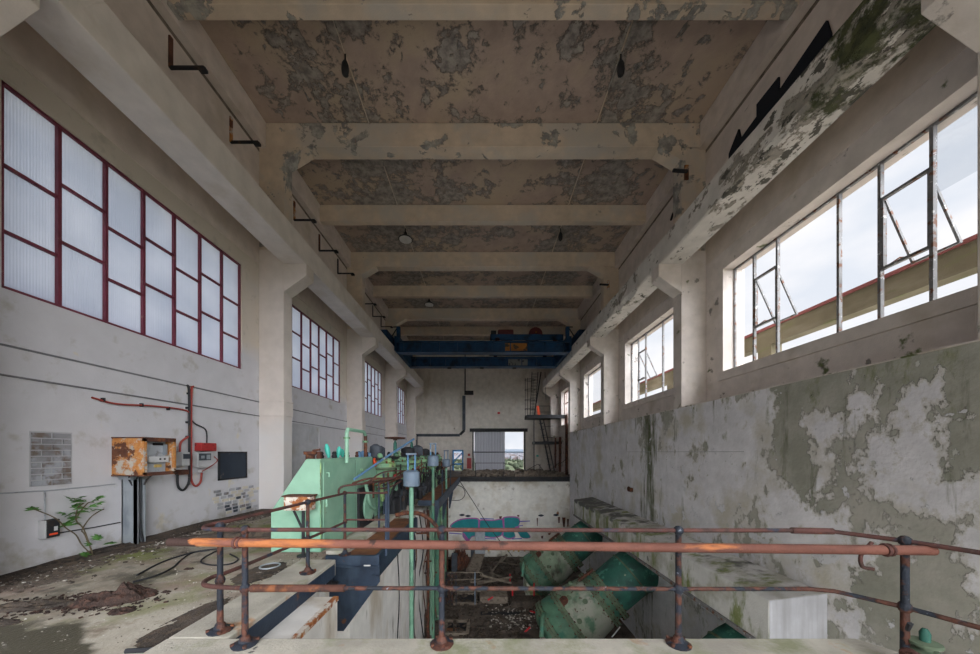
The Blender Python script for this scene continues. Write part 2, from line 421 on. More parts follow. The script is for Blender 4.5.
mat('pump_teal', (0.030, 0.125, 0.095), [
    dict(c=(0.085, 0.26, 0.20), s=4, lo=0.60, hi=0.64, d=9, seed=2),
    dict(c=(0.03, 0.09, 0.075), s=2.5, lo=0.52, hi=0.62, d=8, seed=3),
    dict(c=(0.3, 0.34, 0.24), s=6, lo=0.67, hi=0.70, d=8, seed=6)], rough=0.6, bump=.3, var=.12)
mat('flange_dark', (0.12, 0.165, 0.105), [dict(c=(0.10, 0.065, 0.04), s=6, lo=0.6, hi=0.68, d=7, seed=2), dict(c=(0.12, 0.2, 0.12), s=5, lo=0.6, hi=0.66, seed=3)], rough=0.7, var=.15)
mat('crane_blue', (0.007, 0.045, 0.115), [dict(c=(0.005, 0.018, 0.04), s=2, lo=0.5, hi=0.66, d=6, seed=2), dict(c=(.04, .03, .03), s=6, lo=.66, hi=.7, seed=3)], rough=0.5, var=.12)
mat('crane_red', (0.11, 0.022, 0.025), rough=0.6, var=.1)
mat('crane_yellow', (0.33, 0.13, 0.025), [dict(c=(0.05, 0.04, 0.03), s=3, lo=0.58, hi=0.6, seed=2)], rough=0.6)
mat('plate_white', (0.20, 0.20, 0.19), [dict(c=(0.06, 0.06, 0.06), s=6, lo=0.56, hi=0.6, seed=2)], rough=0.6)
mat('frame_maroon', (0.155, 0.030, 0.05), [dict(c=(0.22, 0.10, 0.09), s=7, lo=0.62, hi=0.7, seed=2)], rough=0.5, var=.1)
mat('frame_grey', (0.20, 0.20, 0.205), [dict(c=(0.15, 0.06, 0.03), s=9, lo=0.55, hi=0.62, d=8, seed=2), dict(c=(0.5, 0.5, 0.5), s=14, lo=0.62, hi=0.66, seed=3)], rough=0.7, var=.15)
mat('frame_rust', (0.17, 0.06, 0.045), [dict(c=(0.3, 0.2, 0.18), s=9, lo=0.58, hi=0.66, seed=2)], rough=0.7, var=.15)
mat('sheet_white', (0.60, 0.61, 0.66), [dict(c=(0.42, 0.42, 0.45), s=1, lo=0.5, hi=0.7, sc=(4, 1, .3), seed=2)], rough=0.6)
mat('door_grey', (0.46, 0.46, 0.48), [dict(c=(0.40, 0.37, 0.33), s=1.5, lo=0.55, hi=0.7, seed=2)], rough=0.7)
mat('galv', (0.33, 0.36, 0.39), [dict(c=(0.22, 0.25, 0.28), s=2.5, lo=0.5, hi=0.65, sc=(1, 1, .5), seed=2)], rough=0.45, metal=.35)
mat('pillar_green', (0.165, 0.33, 0.235), [dict(c=(0.09, 0.2, 0.14), s=3, lo=.5, hi=.65, seed=2)], rough=.55)
mat('grey_blue', (0.13, 0.175, 0.235), [dict(c=(0.19, 0.225, 0.27), s=5, lo=0.55, hi=0.66, seed=2)], rough=0.5)
mat('blue_rod', (0.10, 0.22, 0.38), [dict(c=(0.4, 0.42, 0.4), s=5, lo=0.6, hi=0.66, seed=2)], rough=0.5)
mat('blue_door', (0.03, 0.20, 0.50), rough=0.5)
mat('teal_lever', (0.05, 0.42, 0.34), rough=0.45)
mat('duct_dark', (0.045, 0.055, 0.07), [dict(c=(0.09, 0.1, 0.12), s=2, lo=0.5, hi=0.7, seed=2)], rough=0.6)
mat('black', (0.008, 0.009, 0.013), rough=0.6)
mat('black_panel', (0.006, 0.009, 0.017), rough=0.75)
mat('plaque', (0.018, 0.028, 0.045), [dict(c=(0.10, 0.085, 0.08), s=5.5, lo=0.60, hi=0.66, d=6, sc=(1, 1, .8), seed=4)], rough=0.5)
mat('brick_grey', (0.25, 0.25, 0.265), [dict(c=(0.17, 0.135, 0.115), s=5, lo=0.5, hi=0.62, m=[('Y', 4.72, 4.60, .06)], seed=2), dict(c=(0.36, 0.37, 0.41), s=4, lo=0.54, hi=0.62, seed=3)], rough=0.85, bump=.3, var=.15)
mat('mortar', (0.40, 0.40, 0.42), rough=0.9, bump=.4)
mat('white_plastic', (0.52, 0.52, 0.53), rough=0.45)
mat('panel_inner', (0.36, 0.38, 0.41), [dict(c=(0.22, 0.22, 0.23), s=6, lo=0.58, hi=0.64, seed=2)], rough=0.5)
mat('red_plastic', (0.36, 0.03, 0.03), [dict(c=(0.12, 0.02, 0.02), s=14, lo=0.55, hi=0.65, seed=2)], rough=0.45)
mat('cable_red', (0.30, 0.045, 0.035), rough=0.55)
mat('orange', (0.75, 0.09, 0.03), rough=0.6)
mat('bright_red', (0.55, 0.02, 0.03), rough=0.5)
mat('leaf', (0.065, 0.17, 0.035), rough=0.5, var=.2, vscale=20)
mat('stem', (0.11, 0.085, 0.05), rough=0.8)
mat('dirt', (0.06, 0.048, 0.04), [dict(c=(0.10, 0.075, 0.055), s=14, lo=0.5, hi=0.6, d=6, seed=2), dict(c=(0.28, 0.26, 0.23), s=30, lo=0.66, hi=0.7, seed=3)], rough=0.95, bump=1.0, bscale=45, var=.3)
mat('rust_flake', (0.038, 0.024, 0.020), [dict(c=(0.075, 0.04, 0.03), s=14, lo=0.5, hi=0.6, d=6, seed=2)], rough=0.95, bump=1.0, bscale=50, var=.3)
mat('chip_light', (0.42, 0.39, 0.35), rough=0.9, var=.3, vscale=9)
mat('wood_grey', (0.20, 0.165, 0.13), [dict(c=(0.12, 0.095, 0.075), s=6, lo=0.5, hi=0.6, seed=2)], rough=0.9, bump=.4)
mat('fascia', (0.14, 0.12, 0.075), [dict(c=(0.19, 0.165, 0.115), s=1.6, lo=0.5, hi=0.66, d=8, sc=(1, .4, 2), seed=2), dict(c=(0.13, 0.13, 0.06), s=3, lo=0.58, hi=0.68, d=8, sc=(1, .4, 2), seed=3)], rough=0.9, bump=.3)
mat('fascia_red', (0.20, 0.06, 0.055), rough=0.8)
mat('shrub', (0.022, 0.03, 0.016), rough=.95)
mat('grass', (0.055, 0.07, 0.035), [dict(c=(0.08, 0.09, 0.05), s=.02, lo=0.45, hi=0.6, seed=2), dict(c=(0.07, 0.11, 0.05), s=.05, lo=0.52, hi=0.6, seed=3)], rough=0.95)
mat('town', (0.15, 0.15, 0.17), [dict(c=(0.10, 0.08, 0.08), s=.09, lo=0.5, hi=0.55, d=2, seed=2)], rough=0.9)
mat('hill', (0.10, 0.125, 0.16), rough=1)
mat('g_teal', (0.01, 0.24, 0.27), rough=0.6)
mat('g_purple', (0.36, 0.10, 0.34), rough=0.6)
mat('g_blue', (0.09, 0.08, 0.42), rough=0.6)
mat('g_yellow', (0.50, 0.36, 0.12), rough=0.7)
mat('g_dark', (0.02, 0.03, 0.045), rough=0.7)
mat('lamp_black', (0.015, 0.016, 0.018), rough=0.5)
mat('lamp_white', (0.6, 0.6, 0.58), rough=0.4)

def mat_trans():
    m = bpy.data.materials.new('frosted_sheet'); m.use_nodes = True
    N = m.node_tree.nodes; L = m.node_tree.links; N.clear()
    out = N.new('ShaderNodeOutputMaterial')
    geo = N.new('ShaderNodeNewGeometry'); sep = N.new('ShaderNodeSeparateXYZ'); L.new(geo.outputs['Position'], sep.inputs[0])
    wv = N.new('ShaderNodeMath'); wv.operation = 'MULTIPLY'; wv.inputs[1].default_value = 2 * math.pi / 0.032; L.new(sep.outputs['Y'], wv.inputs[0])
    sn = N.new('ShaderNodeMath'); sn.operation = 'SINE'; L.new(wv.outputs[0], sn.inputs[0])
    bp = N.new('ShaderNodeBump'); bp.inputs['Distance'].default_value = .004; bp.inputs['Strength'].default_value = .3; L.new(sn.outputs[0], bp.inputs['Height'])
    nz = N.new('ShaderNodeTexNoise'); nz.inputs['Scale'].default_value = 1.3; nz.inputs['Detail'].default_value = 5; L.new(geo.outputs['Position'], nz.inputs['Vector'])
    rp = N.new('ShaderNodeValToRGB'); rp.color_ramp.elements[0].position = .35; rp.color_ramp.elements[1].position = .7
    rp.color_ramp.elements[0].color = (.62, .66, .75, 1); rp.color_ramp.elements[1].color = (.74, .77, .85, 1); L.new(nz.outputs['Fac'], rp.inputs['Fac'])
    tr = N.new('ShaderNodeBsdfTranslucent'); L.new(rp.outputs['Color'], tr.inputs['Color']); L.new(bp.outputs['Normal'], tr.inputs['Normal'])
    df = N.new('ShaderNodeBsdfDiffuse'); df.inputs['Color'].default_value = (.75, .77, .82, 1); L.new(bp.outputs['Normal'], df.inputs['Normal'])
    mx = N.new('ShaderNodeMixShader'); mx.inputs[0].default_value = .15
    L.new(tr.outputs[0], mx.inputs[1]); L.new(df.outputs[0], mx.inputs[2]); L.new(mx.outputs[0], out.inputs['Surface'])
    MT['frosted_sheet'] = m
mat_trans()
def mat_sheet():
    m = bpy.data.materials.new('door_sheet'); m.use_nodes = True
    N = m.node_tree.nodes; L = m.node_tree.links; N.clear()
    out = N.new('ShaderNodeOutputMaterial'); tr = N.new('ShaderNodeBsdfTranslucent'); tr.inputs['Color'].default_value = (.50, .51, .56, 1)
    df = N.new('ShaderNodeBsdfDiffuse'); df.inputs['Color'].default_value = (.6, .6, .64, 1)
    mx = N.new('ShaderNodeMixShader'); mx.inputs[0].default_value = .4
    L.new(tr.outputs[0], mx.inputs[1]); L.new(df.outputs[0], mx.inputs[2]); L.new(mx.outputs[0], out.inputs['Surface'])
    MT['door_sheet'] = m
mat_sheet()
def mat_glass():
    m = bpy.data.materials.new('window_glass'); m.use_nodes = True
    N = m.node_tree.nodes; L = m.node_tree.links; N.clear()
    out = N.new('ShaderNodeOutputMaterial')
    t = N.new('ShaderNodeBsdfTransparent'); t.inputs['Color'].default_value = (.93, .94, .95, 1)
    g = N.new('ShaderNodeBsdfGlossy'); g.inputs['Roughness'].default_value = .05
    mx = N.new('ShaderNodeMixShader'); mx.inputs[0].default_value = .04; L.new(t.outputs[0], mx.inputs[1]); L.new(g.outputs[0], mx.inputs[2])
    L.new(mx.outputs[0], out.inputs['Surface'])
    MT['window_glass'] = m
mat_glass()

# ================================================================ STRUCTURE
BAY = 5.83
COLS = [3.41 + BAY * k for k in range(-1, 5)]       # column centres along the hall
Y0, Y1 = -3.6, 28.5
XW, XC = 6.2, 5.51                                   # wall face, column face
SLAB = 10.7
PIT = -5.1
WL = [(4.21 + BAY * k, 8.41 + BAY * k) for k in range(-1, 4)]
WR = [(4.10 + BAY * k, 8.45 + BAY * k) for k in range(-1, 4)]

def wall_with_windows(x0, x1, wins, sill, head, zb, zt):
    m = MB()
    m.bx(x0, x1, Y0, Y1, zb, sill)
    m.bx(x0, x1, Y0, Y1, head, zt)
    e = [Y0] + [q for w in wins for q in w] + [Y1]
    for i in range(0, len(e), 2):
        m.bx(x0, x1, e[i], e[i + 1], sill, head)
    return m

# left wall: lower and upper colours are one wall, told apart by pieces
wl_m = wall_with_windows(-6.55, -XW, WL, 3.72, 6.42, -0.3, SLAB)
wall_left = struct(wl_m, 'wall_left', 'wall_paint', 'long white painted hall wall with red framed windows', 'wall')
# string course band along the wall between the two lines
struct(MB().bx(-XW, -XW + .025, Y0, Y1, 2.60, 2.99), 'string_course', 'wall_paint', parent=wall_left)
struct(MB().bx(-XW, -XW + .05, Y0, Y1, 2.99, 3.02), 'string_course_ledge', 'wall_paint', parent=wall_left)
struct(MB().bx(-XW, -XW + .032, Y0, Y1, 2.965, 2.99), 'string_course_joint', 'joint_dark', parent=wall_left)
struct(MB().bx(-XW, -XW + .032, Y0, Y1, 2.585, 2.605), 'string_course_joint', 'joint_dark', parent=wall_left)
# upper wall skin above the windows, warmer in colour
struct(MB().bx(-XW, -XW + .012, Y0, Y1, 6.78, 9.98), 'upper_wall_panel', 'wall_upper', parent=wall_left)

wr_m = wall_with_windows(XW, 6.75, WR, 3.67, 6.33, 2.0, SLAB)
wall_right = struct(wr_m, 'wall_right', 'right_upper', 'right hall wall with broken metal windows above a mossy ledge', 'wall')
struct(MB().bx(XC, 6.75, Y0, 20.75, PIT - .3, 2.83), 'lower_wall', 'right_lower', parent=wall_right)
struct(MB().bx(XC - .02, XW, Y0, 20.75, 2.83, 2.85), 'ledge_cap', 'right_upper', parent=wall_right)
struct(MB().bx(XW, 6.75, 20.75, Y1, PIT - .3, 2.0), 'lower_end_wall', 'right_upper', parent=wall_right)
struct(MB().bx(XW - .012, XW, Y0, Y1, 6.78, 9.98), 'upper_wall_panel', 'wall_upper', parent=wall_right)
struct(MB().bx(XC - .006, XC, 6.9, 12.5, 1.60, 1.612), 'pour_joint', 'mortar', parent=wall_right)
for a, b in WR:      # raised sill band under each window
    struct(MB().bx(XW - .06, XW, a - .12, b + .12, 3.45, 3.67), 'window_sill', 'right_upper', parent=wall_right)

def column(side, yc, zb, parent, matn):
    s = side
    m = MB()
    m.bx(min(s * XW, s * XC), max(s * XW, s * XC), yc - .2, yc + .2, zb, 7.2)
    col = struct(m, 'column', matn, parent=parent, bevel=.015)
    struct(MB().bx(min(s * XW, s * XC), max(s * XW, s * XC), yc - .198, yc + .198, 7.2, 10.03), 'upper_column', 'beam_paint', parent=col)
    # corbel that carries the crane beam
    struct(MB().prism([(s * XC, yc - .2, 6.04), (s * 4.88, yc - .2, 6.48), (s * 4.88, yc - .2, 6.82), (s * XC, yc - .2, 6.82)], (0, .4, 0)), 'corbel', matn, parent=col, bevel=.012)
    if s < 0:
        struct(MB().bx(-XC, -XC + .025, yc - .2, yc + .2, 2.60, 2.99).bx(-XW, -XC + .025, yc - .225, yc - .2, 2.60, 2.99), 'string_course', matn, parent=col)
        struct(MB().bx(-XC, -XC + .045, yc - .2, yc + .2, 2.99, 3.02).bx(-XW, -XC + .045, yc - .245, yc - .2, 2.99, 3.02), 'string_course_ledge', matn, parent=col)
    return col
for yc in COLS:
    column(-1, yc, -.05, wall_left, 'column_paint')
    column(1, yc + .04, 2.83, wall_right, 'right_upper')

# ceiling slab with beams
ceiling = struct(MB().bx(-6.6, 6.8, Y0, Y1, SLAB, SLAB + .25), 'ceiling', 'ceiling_paint', 'flaking concrete roof slab with deep cross beams', 'ceiling')
for yc in COLS:
    mb = MB().bx(-XW, XW, yc - .2, yc + .2, 10.04, SLAB)
    for s in (-1, 1):
        mb.prism([(s * XC, yc - .2, 9.66), (s * 4.86, yc - .2, 10.05), (s * XC, yc - .2, 10.05)], (0, .4, 0))
    struct(mb, 'main_beam', 'beam_paint', parent=ceiling, bevel=.012)
    if yc + BAY / 2 < Y1:
        struct(MB().bx(-XW, XW, yc + BAY / 2 - .12, yc + BAY / 2 + .12, 10.1, SLAB), 'secondary_beam', 'beam_paint', parent=ceiling, bevel=.012)
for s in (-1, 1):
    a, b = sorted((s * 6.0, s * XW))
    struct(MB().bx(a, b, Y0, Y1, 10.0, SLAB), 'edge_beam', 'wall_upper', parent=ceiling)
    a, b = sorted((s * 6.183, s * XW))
    struct(MB().bx(a, b, Y0, Y1, 9.90, 9.985), 'edge_groove_shade', 'wood_grey', parent=ceiling)  # dark strip paints the shadow of the groove under the edge beam

# crane runway beams
struct(MB().bx(-5.55, -4.91, Y0, 27.0, 6.82, 7.45), 'trim_1', 'crane_beam_left', 'clean cream concrete crane beam along the left wall', 'beam', bevel=.015)
rb = MB()
# right runway beam with a chipped lower edge: stepped cross sections
ys = [Y0 + i * .25 for i in range(int((27.0 - Y0) / .25) + 1)]
sec = []
for y in ys:
    n1 = noise.noise((y * 1.3, 2.1, 0)) ; n2 = noise.noise((y * 3.1, 7.7, 1))
    chip = max(0.0, n1 * .04 + n2 * .04 + (.10 + n2 * .1 if 10.4 < y < 12.2 else 0) + (.05 if y < 6 else 0))
    sec.append([(4.91 + chip * .25, y, 7.45), (4.91 + chip * .2, y, 6.82 + .03 + chip), (4.91 + .03 + chip, y, 6.82), (5.55, y, 6.82), (5.55, y, 7.45)])
v = [p for s_ in sec for p in s_]; f = []
for i in range(len(sec) - 1):
    for k in range(5):
        f.append((i * 5 + k, i * 5 + (k + 1) % 5, (i + 1) * 5 + (k + 1) % 5, (i + 1) * 5 + k))
f += [(0, 1, 2, 3, 4), tuple((len(sec) - 1) * 5 + k for k in (4, 3, 2, 1, 0))]
struct(rb.add(v, f), 'trim_2', 'crane_beam_right', 'peeling mossy concrete crane beam along the right wall', 'beam')
for i, s in enumerate((-1, 1)):
    struct(MB().bx(s * 5.2 - .04, s * 5.2 + .04, Y0 + .2, 26.9, 7.45, 7.53), 'trim_%d' % (3 + i), 'rust_dark',
           ('left' if s < 0 else 'right') + ' crane rail on top of the concrete crane beam', 'rail')

# far end wall with its big door opening and a small blue-framed opening
m = MB()
DX0, DX1, DZ = -.80, 3.56, 3.36
m.bx(-XW, -2.62, Y1, Y1 + .3, -.3, SLAB)
m.bx(-1.72, DX0, Y1, Y1 + .3, -.3, SLAB)
m.bx(-2.62, -1.72, Y1, Y1 + .3, 1.75, SLAB).bx(-2.62, -1.72, Y1, Y1 + .3, -.3, -.1)
m.bx(DX0, DX1, Y1, Y1 + .3, DZ, SLAB).bx(DX0, DX1, Y1, Y1 + .3, -.3, 0)
m.bx(DX1, XW, Y1, Y1 + .3, -.3, SLAB)
wall_back = struct(m, 'wall_back', 'wall_far', 'cream far end wall with the wide open shutter doorway', 'wall')
for zz in (4.35, 5.6):
    struct(MB().bx(-5.4, 4.2, Y1 - .02, Y1, zz, zz + .03), 'render_line', 'wall_far', parent=wall_back)
for xx in (-3.0, .5, 3.9):
    struct(MB().bx(xx, xx + .03, Y1 - .02, Y1, 4.38, 9.8), 'render_line', 'wall_far', parent=wall_back)
# unseen wall behind the viewer; wide opening added to let daylight in
m = MB()
m.bx(-XW - .3, -4.6, Y0 - .3, Y0, -.3, SLAB).bx(4.2, 6.75, Y0 - .3, Y0, PIT, SLAB).bx(-4.6, 4.2, Y0 - .3, Y0, 6.2, SLAB).bx(-4.6, 4.2, Y0 - .3, Y0, -.3, 0)
struct(m, 'wall_rear', 'wall_paint', 'white end wall behind the viewer with opening added for daylight', 'wall')

# floors
fl = MB()
fl.bx(-XW, -2.42, Y0, 20.9, -.3, 0)
fl.bx(-2.42, 2.85, Y0, 2.3, -.3, 0)
floor = struct(fl, 'floor', 'floor_concrete', 'stained concrete gallery floor with moss and dirt', 'floor')
struct(MB().bx(-2.42, 6.2, 2.0, 21.2, PIT - .3, PIT), 'floor_pit', 'pit_floor', 'dark littered floor of the deep pump pit', 'floor')
plat = struct(MB().bx(-XW, XW, 20.9, Y1, -.22, 0), 'floor_platform', 'pit_floor', 'raised platform floor at the far end of the hall', 'floor')
struct(MB().bx(-2.3, 5.64, 20.80, 20.9, -.27, .02), 'edge_channel', 'steel_black', parent=plat)
struct(MB().bx(-2.3, 5.62, 20.72, 20.80, -.05, .02).bx(-2.3, 5.62, 20.72, 20.80, -.27, -.22), 'edge_flange', 'steel_black', parent=plat)
# pit walls
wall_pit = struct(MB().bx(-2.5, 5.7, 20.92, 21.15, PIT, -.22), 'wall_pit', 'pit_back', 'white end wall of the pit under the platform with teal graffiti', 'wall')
pl = MB()
pl.bx(-2.42, -1.68, 2.56, 3.77, PIT, -.07)
pl.bx(-2.42, -2.05, 5.04, 11.4, PIT, -.30)
pl.bx(-2.46, -2.42, 2.56, 20.92, PIT, -.3)
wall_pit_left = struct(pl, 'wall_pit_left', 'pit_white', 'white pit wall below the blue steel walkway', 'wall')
struct(MB().bx(-1.68, -1.665, 2.56, 3.77, -.11, -.06).bx(-1.72, -1.68, 2.56, 3.77, -.07, -.06), 'edge_angle', 'box_rust', parent=wall_pit_left)
# near parapet and side kerb the rails stand on
kb = MB()
kb.prism([(-2.46, 2.3, -.3), (-2.46, 2.55, -.3), (2.9, 2.55, -.3), (3.12, 2.22, -.3), (2.9, 2.05, -.3), (2.7, 2.3, -.3)], (0, 0, .45))
struct(kb, 'trim_5', 'kerb_concrete', 'pale concrete parapet kerb across the front of the pit', 'kerb', bevel=.012)
k2 = MB().bx(-2.46, -1.99, 2.55, 4.42, -.07, .15)
kerb2 = struct(k2, 'trim_6', 'kerb_concrete', 'pale concrete kerb beside the gallery floor', 'kerb', bevel=.012)
struct(MB().bx(-1.992, -1.984, 2.57, 4.38, -.068, .10), 'paint_band', 'steel_navy', parent=kerb2)
struct(MB().bx(-2.46, -2.14, 5.12, 8.2, -.3, .05), 'trim_7', 'kerb_concrete', 'white concrete strip between engine and walkway', 'kerb', bevel=.01)
# plinth along the right wall with sloping top
py = 5.24
plm = MB().prism([(4.58, py, -1.57), (4.58, py, -.78), (XC, py, -.66), (XC, py, -1.57)], (0, 11.2, 0))
plinth = struct(plm, 'trim_8', 'plinth_concrete', 'mossy concrete plinth running along the right wall over the pumps', 'plinth', bevel=.012)
struct(MB().bx(4.54, 4.60, py, py + 11.2, -1.60, -1.52), 'edge_angle', 'frame_grey', parent=plinth)
struct(MB().prism([(4.59, py, -1.56), (4.59, py, -.785), (XC - .005, py, -.668), (XC - .005, py, -1.56)], (0, -.012, 0)), 'end_render', 'sheet_white', parent=plinth)

# ---------------------------------------------------------------- left windows
def bar(m, y0, y1, z0, z1, x, t):
    m.bx(x - t, x + t, y0, y1, z0, z1)
CW = 4.2 / 7
pane_cache = {}
wn_i = 0
for wi, (a, b) in enumerate(WL):
    wn_i += 1
    fr = MB()
    bar(fr, a, b, 3.72, 3.765, -6.26, .03); bar(fr, a, b, 6.375, 6.42, -6.26, .03)
    bar(fr, a, a + .045, 3.72, 6.42, -6.26, .03); bar(fr, b - .045, b, 3.72, 6.42, -6.26, .03)
    win = struct(fr, 'window_%d' % wn_i, 'frame_maroon', ['maroon framed frosted window beside the viewer, out of view', 'largest maroon framed frosted window, nearest of the left wall', 'second maroon framed frosted window, past the first left column', 'third maroon framed frosted window, above the green engine', 'farthest small maroon framed frosted window on left wall'][wi], 'window')
    if wi >= 0:
        for c in range(1, 7):
            m = MB(); bar(m, a + c * CW - .021, a + c * CW + .021, 3.76, 6.38, -6.255, .035)
            struct(m, 'mullion', 'frame_maroon', parent=win)
        for c in range(7):
            ya, yb = a + c * CW + .02, a + (c + 1) * CW - .02
            zz = [3.76, 4.48, 5.34, 6.38] if c % 2 == 0 else [3.76, 4.71, 5.56, 6.38]
            for k in range(3):
                if k:
                    m = MB(); bar(m, ya, yb, zz[k] - .02, zz[k] + .02, -6.258, .03)
                    struct(m, 'glazing_bar', 'frame_maroon', parent=win)
                m = MB(); bar(m, ya, yb, zz[k], zz[k + 1], -6.275, .003)
                struct(m, 'pane', 'frosted_sheet', parent=win)

# ---------------------------------------------------------------- right windows
XG = 6.5
def rwin(a, b, style):
    global wn_i
    wn_i += 1
    z0, z1 = 3.67, 6.33
    fm = 'frame_rust' if style == 4 else 'frame_grey'
    fr = MB()
    for s_ in ((a, b, z0, z0 + .04), (a, b, z1 - .04, z1), (a, a + .04, z0, z1), (b - .04, b, z0, z1)):
        bar(fr, *s_, XG, .025)
    lab = {0: 'empty metal window beside the viewer on the right', 1: 'large right window with bare rusty mullions and two open vents',
           2: 'right window with one hanging vent in second bay', 3: 'clear right window in third bay', 4: 'narrow looking rusty framed window at far right'}[style]
    win = struct(fr, 'window_%d' % wn_i, fm, lab, 'window')
    step = (b - a) / 7
    skip = {1: (4,), 2: (1, 2, 4), 3: (1, 2, 3, 4, 5, 6), 4: (), 0: (2, 3)}[style]
    def yy(i): return a + step * i
    for c in range(1, 7):
        if c in skip: continue
        m = MB(); bar(m, yy(c) - .022, yy(c) + .022, z0, z1, XG, .03)
        struct(m, 'mullion', fm, parent=win)
    vents = {1: (1, 5), 2: (5,), 3: (), 4: (), 0: ()}[style]
    for c in vents:
        ya, yb = yy(c) + .02, yy(c + 1) - .02
        m = MB()
        bar(m, ya, yb, 5.69, 5.73, XG, .03); bar(m, ya, yb, 4.56, 4.60, XG, .03)
        bar(m, ya, ya + .03, 4.56, 5.73, XG + .01, .03); bar(m, yb - .03, yb, 4.56, 5.73, XG + .01, .03)
        v_ = struct(m, 'vent_frame', fm, parent=win)
        # the sash hinged at the top, hanging open to the outside
        sm = MB()
        for q in (ya + .03, yb - .03):
            sm.box((XG + .24, q, 5.16), (.035, .03, 1.12), Matrix.Rotation(math.radians(-24), 3, 'Y'))
        sm.box((XG + .45, (ya + yb) / 2, 4.66), (.03, yb - ya - .04, .03))
        struct(sm, 'open_sash', fm, parent=v_)
        struct(MB().tube([(XG, yb - .1, 4.6), (XG + .1, yb - .14, 4.68), (XG + .22, yb - .2, 4.66)], .012, 6), 'stay_arm', 'rust_dark', parent=v_)
    glass = {0: (), 1: (0,), 2: (0, 6), 3: (0,), 4: range(7)}[style]
    for c in glass:
        ya, yb = (yy(c) + .03, yy(c + 1) - .03) if style != 3 else (a + .04, b - .04)
        za, zb = (5.30, z1 - .04) if style == 1 else (z0 + .04, z1 - .04)
        m = MB(); bar(m, ya, yb, za, zb, XG, .003)
        struct(m, 'pane', 'window_glass', parent=win)
    if style == 4:
        for c in range(7):
            for z in (4.5, 5.4):
                m = MB(); bar(m, yy(c) + .02, yy(c + 1) - .02, z - .02, z + .02, XG, .03)
                struct(m, 'glazing_bar', fm, parent=win)
for i, (a, b) in enumerate(WR):
    rwin(a, b, i)

# ---------------------------------------------------------------- far doorway
door = struct(MB().bx(DX0 - .12, DX0, Y1 - .1, Y1, 0, DZ).bx(DX1, DX1 + .12, Y1 - .1, Y1, 0, DZ).bx(DX0 - .35, DX1 + .3, Y1 - .25, Y1, DZ, DZ + .28),
              'door_1', 'steel_black', 'wide far doorway with black shutter box and corrugated sheet', 'door')
sh = MB()
n = 11
x0, x1 = DX0 + .05, 1.92
for i in range(n):
    xa = x0 + (x1 - x0) * i / n; w_ = (x1 - x0) / n
    sh.prism([(xa, Y1 + .2, 0), (xa + w_ * .2, Y1 + .16, 0), (xa + w_ * .8, Y1 + .16, 0), (xa + w_, Y1 + .2, 0), (xa + w_, Y1 + .21, 0), (xa, Y1 + .21, 0)], (0, 0, DZ))
struct(sh, 'corrugated_sheet', 'door_sheet', parent=door)
struct(MB().bx(DX0, DX1, Y1 + .05, Y1 + .1, 1.55, 1.63), 'cross_bar', 'steel_black', parent=door)
struct(MB().bx(-4.6, -1.35, Y1 - .12, Y1 - .002, 2.55, 2.6).bx(DX0 - .02, DX0, Y1 - .02, Y1, 0, .02), 'lintel_line', 'wall_far', parent=door)
d2 = MB()
for q in ((-2.66, -2.54, -.1, 1.78), (-1.82, -1.70, -.1, 1.78)):
    d2.bx(q[0], q[1], Y1 - .12, Y1 + .05, q[2], q[3])
d2.bx(-2.66, -1.70, Y1 - .12, Y1 + .05, 1.65, 1.78).bx(-2.66, -1.70, Y1 - .12, Y1 + .05, .48, .62).bx(-2.66, -1.70, Y1 - .12, Y1 + .05, -.1, .0)
door2 = struct(d2, 'door_2', 'blue_door', 'small blue framed door with bright panes at far end', 'door')
struct(MB().box((-2.18, Y1 - .03, 1.15), (.1, .08, 1.35), Matrix.Rotation(math.radians(44), 3, 'Y')), 'diagonal_brace', 'blue_door', parent=door2)
# grey wall door in the second bay
g = MB().bx(-XW, -XW + .02, 10.2, 12.3, 0.0, 2.53)
door3 = struct(g, 'door_3', 'door_grey', 'flat grey painted door behind the green engine', 'door')
struct(MB().bx(-XW, -XW + .05, 12.3, 12.36, 0, 2.58).bx(-XW, -XW + .05, 10.14, 12.36, 2.53, 2.58), 'door_frame', 'wall_paint', parent=door3)

# ================================================================ THINGS: rail at the front
def yl(x): return XW * FP / (VX - x)                 # distance along the left wall for a photo column
t = thing('guard_railing', 'rusty tube guard railing with dark posts around the pit edge', 'railing', (0, 2.46, .15))
top = [(-2.1, 5.02, .97), (-2.1, 3.92, 1.0), (-2.2, 2.9, 1.0), (-2.25, 2.72, 1.0), (-2.22, 2.6, 1.0), (-2.1, 2.52, 1.005), (-1.79, 2.46, 1.015),
       (-.31, 2.46, 1.015), (1.47, 2.46, 1.01), (2.45, 2.46, 1.01), (2.6, 2.42, 1.01), (2.8, 2.17, 1.01), (3.05, 1.6, 1.01)]
def lift(p, z): return [(q[0], q[1], q[2] - z) for q in p]
MB().tube(smooth_path(top[:7], 4), .017, 8).build('top_rail', 'rail_rust', t, True)
MB().tube(top[6:], .016, 8).build('top_rail', 'rail_rust', t, True)
mid = lift(top, .44)
MB().tube(smooth_path(mid[:7], 4), .018, 8).build('mid_rail', 'rail_rust', t, True)
MB().tube(mid[6:], .0165, 8).build('mid_rail', 'rail_paint', t, True)
MB().tube([(-1.74, 2.46, .575), (-1.62, 2.46, .575), (-1.04, 2.46, .575)], [.03, .028, .027], 10).build('rail_sleeve', 'rust_dark', t, True)
MB().tube([(2.32, 2.46, 1.01), (2.60, 2.43, 1.01)], .024, 8).build('rail_sleeve', 'rail_rust', t, True)
posts = [(-2.13, 2.65, .15, 1.0), (-1.79, 2.46, .15, 1.015), (-2.1, 3.92, .15, 1.0), (-2.12, 5.02, .02, .97), (-.31, 2.46, .15, 1.015), (1.47, 2.46, .15, 1.01), (2.8, 2.17, .15, 1.01)]
R_ = random.Random(5)
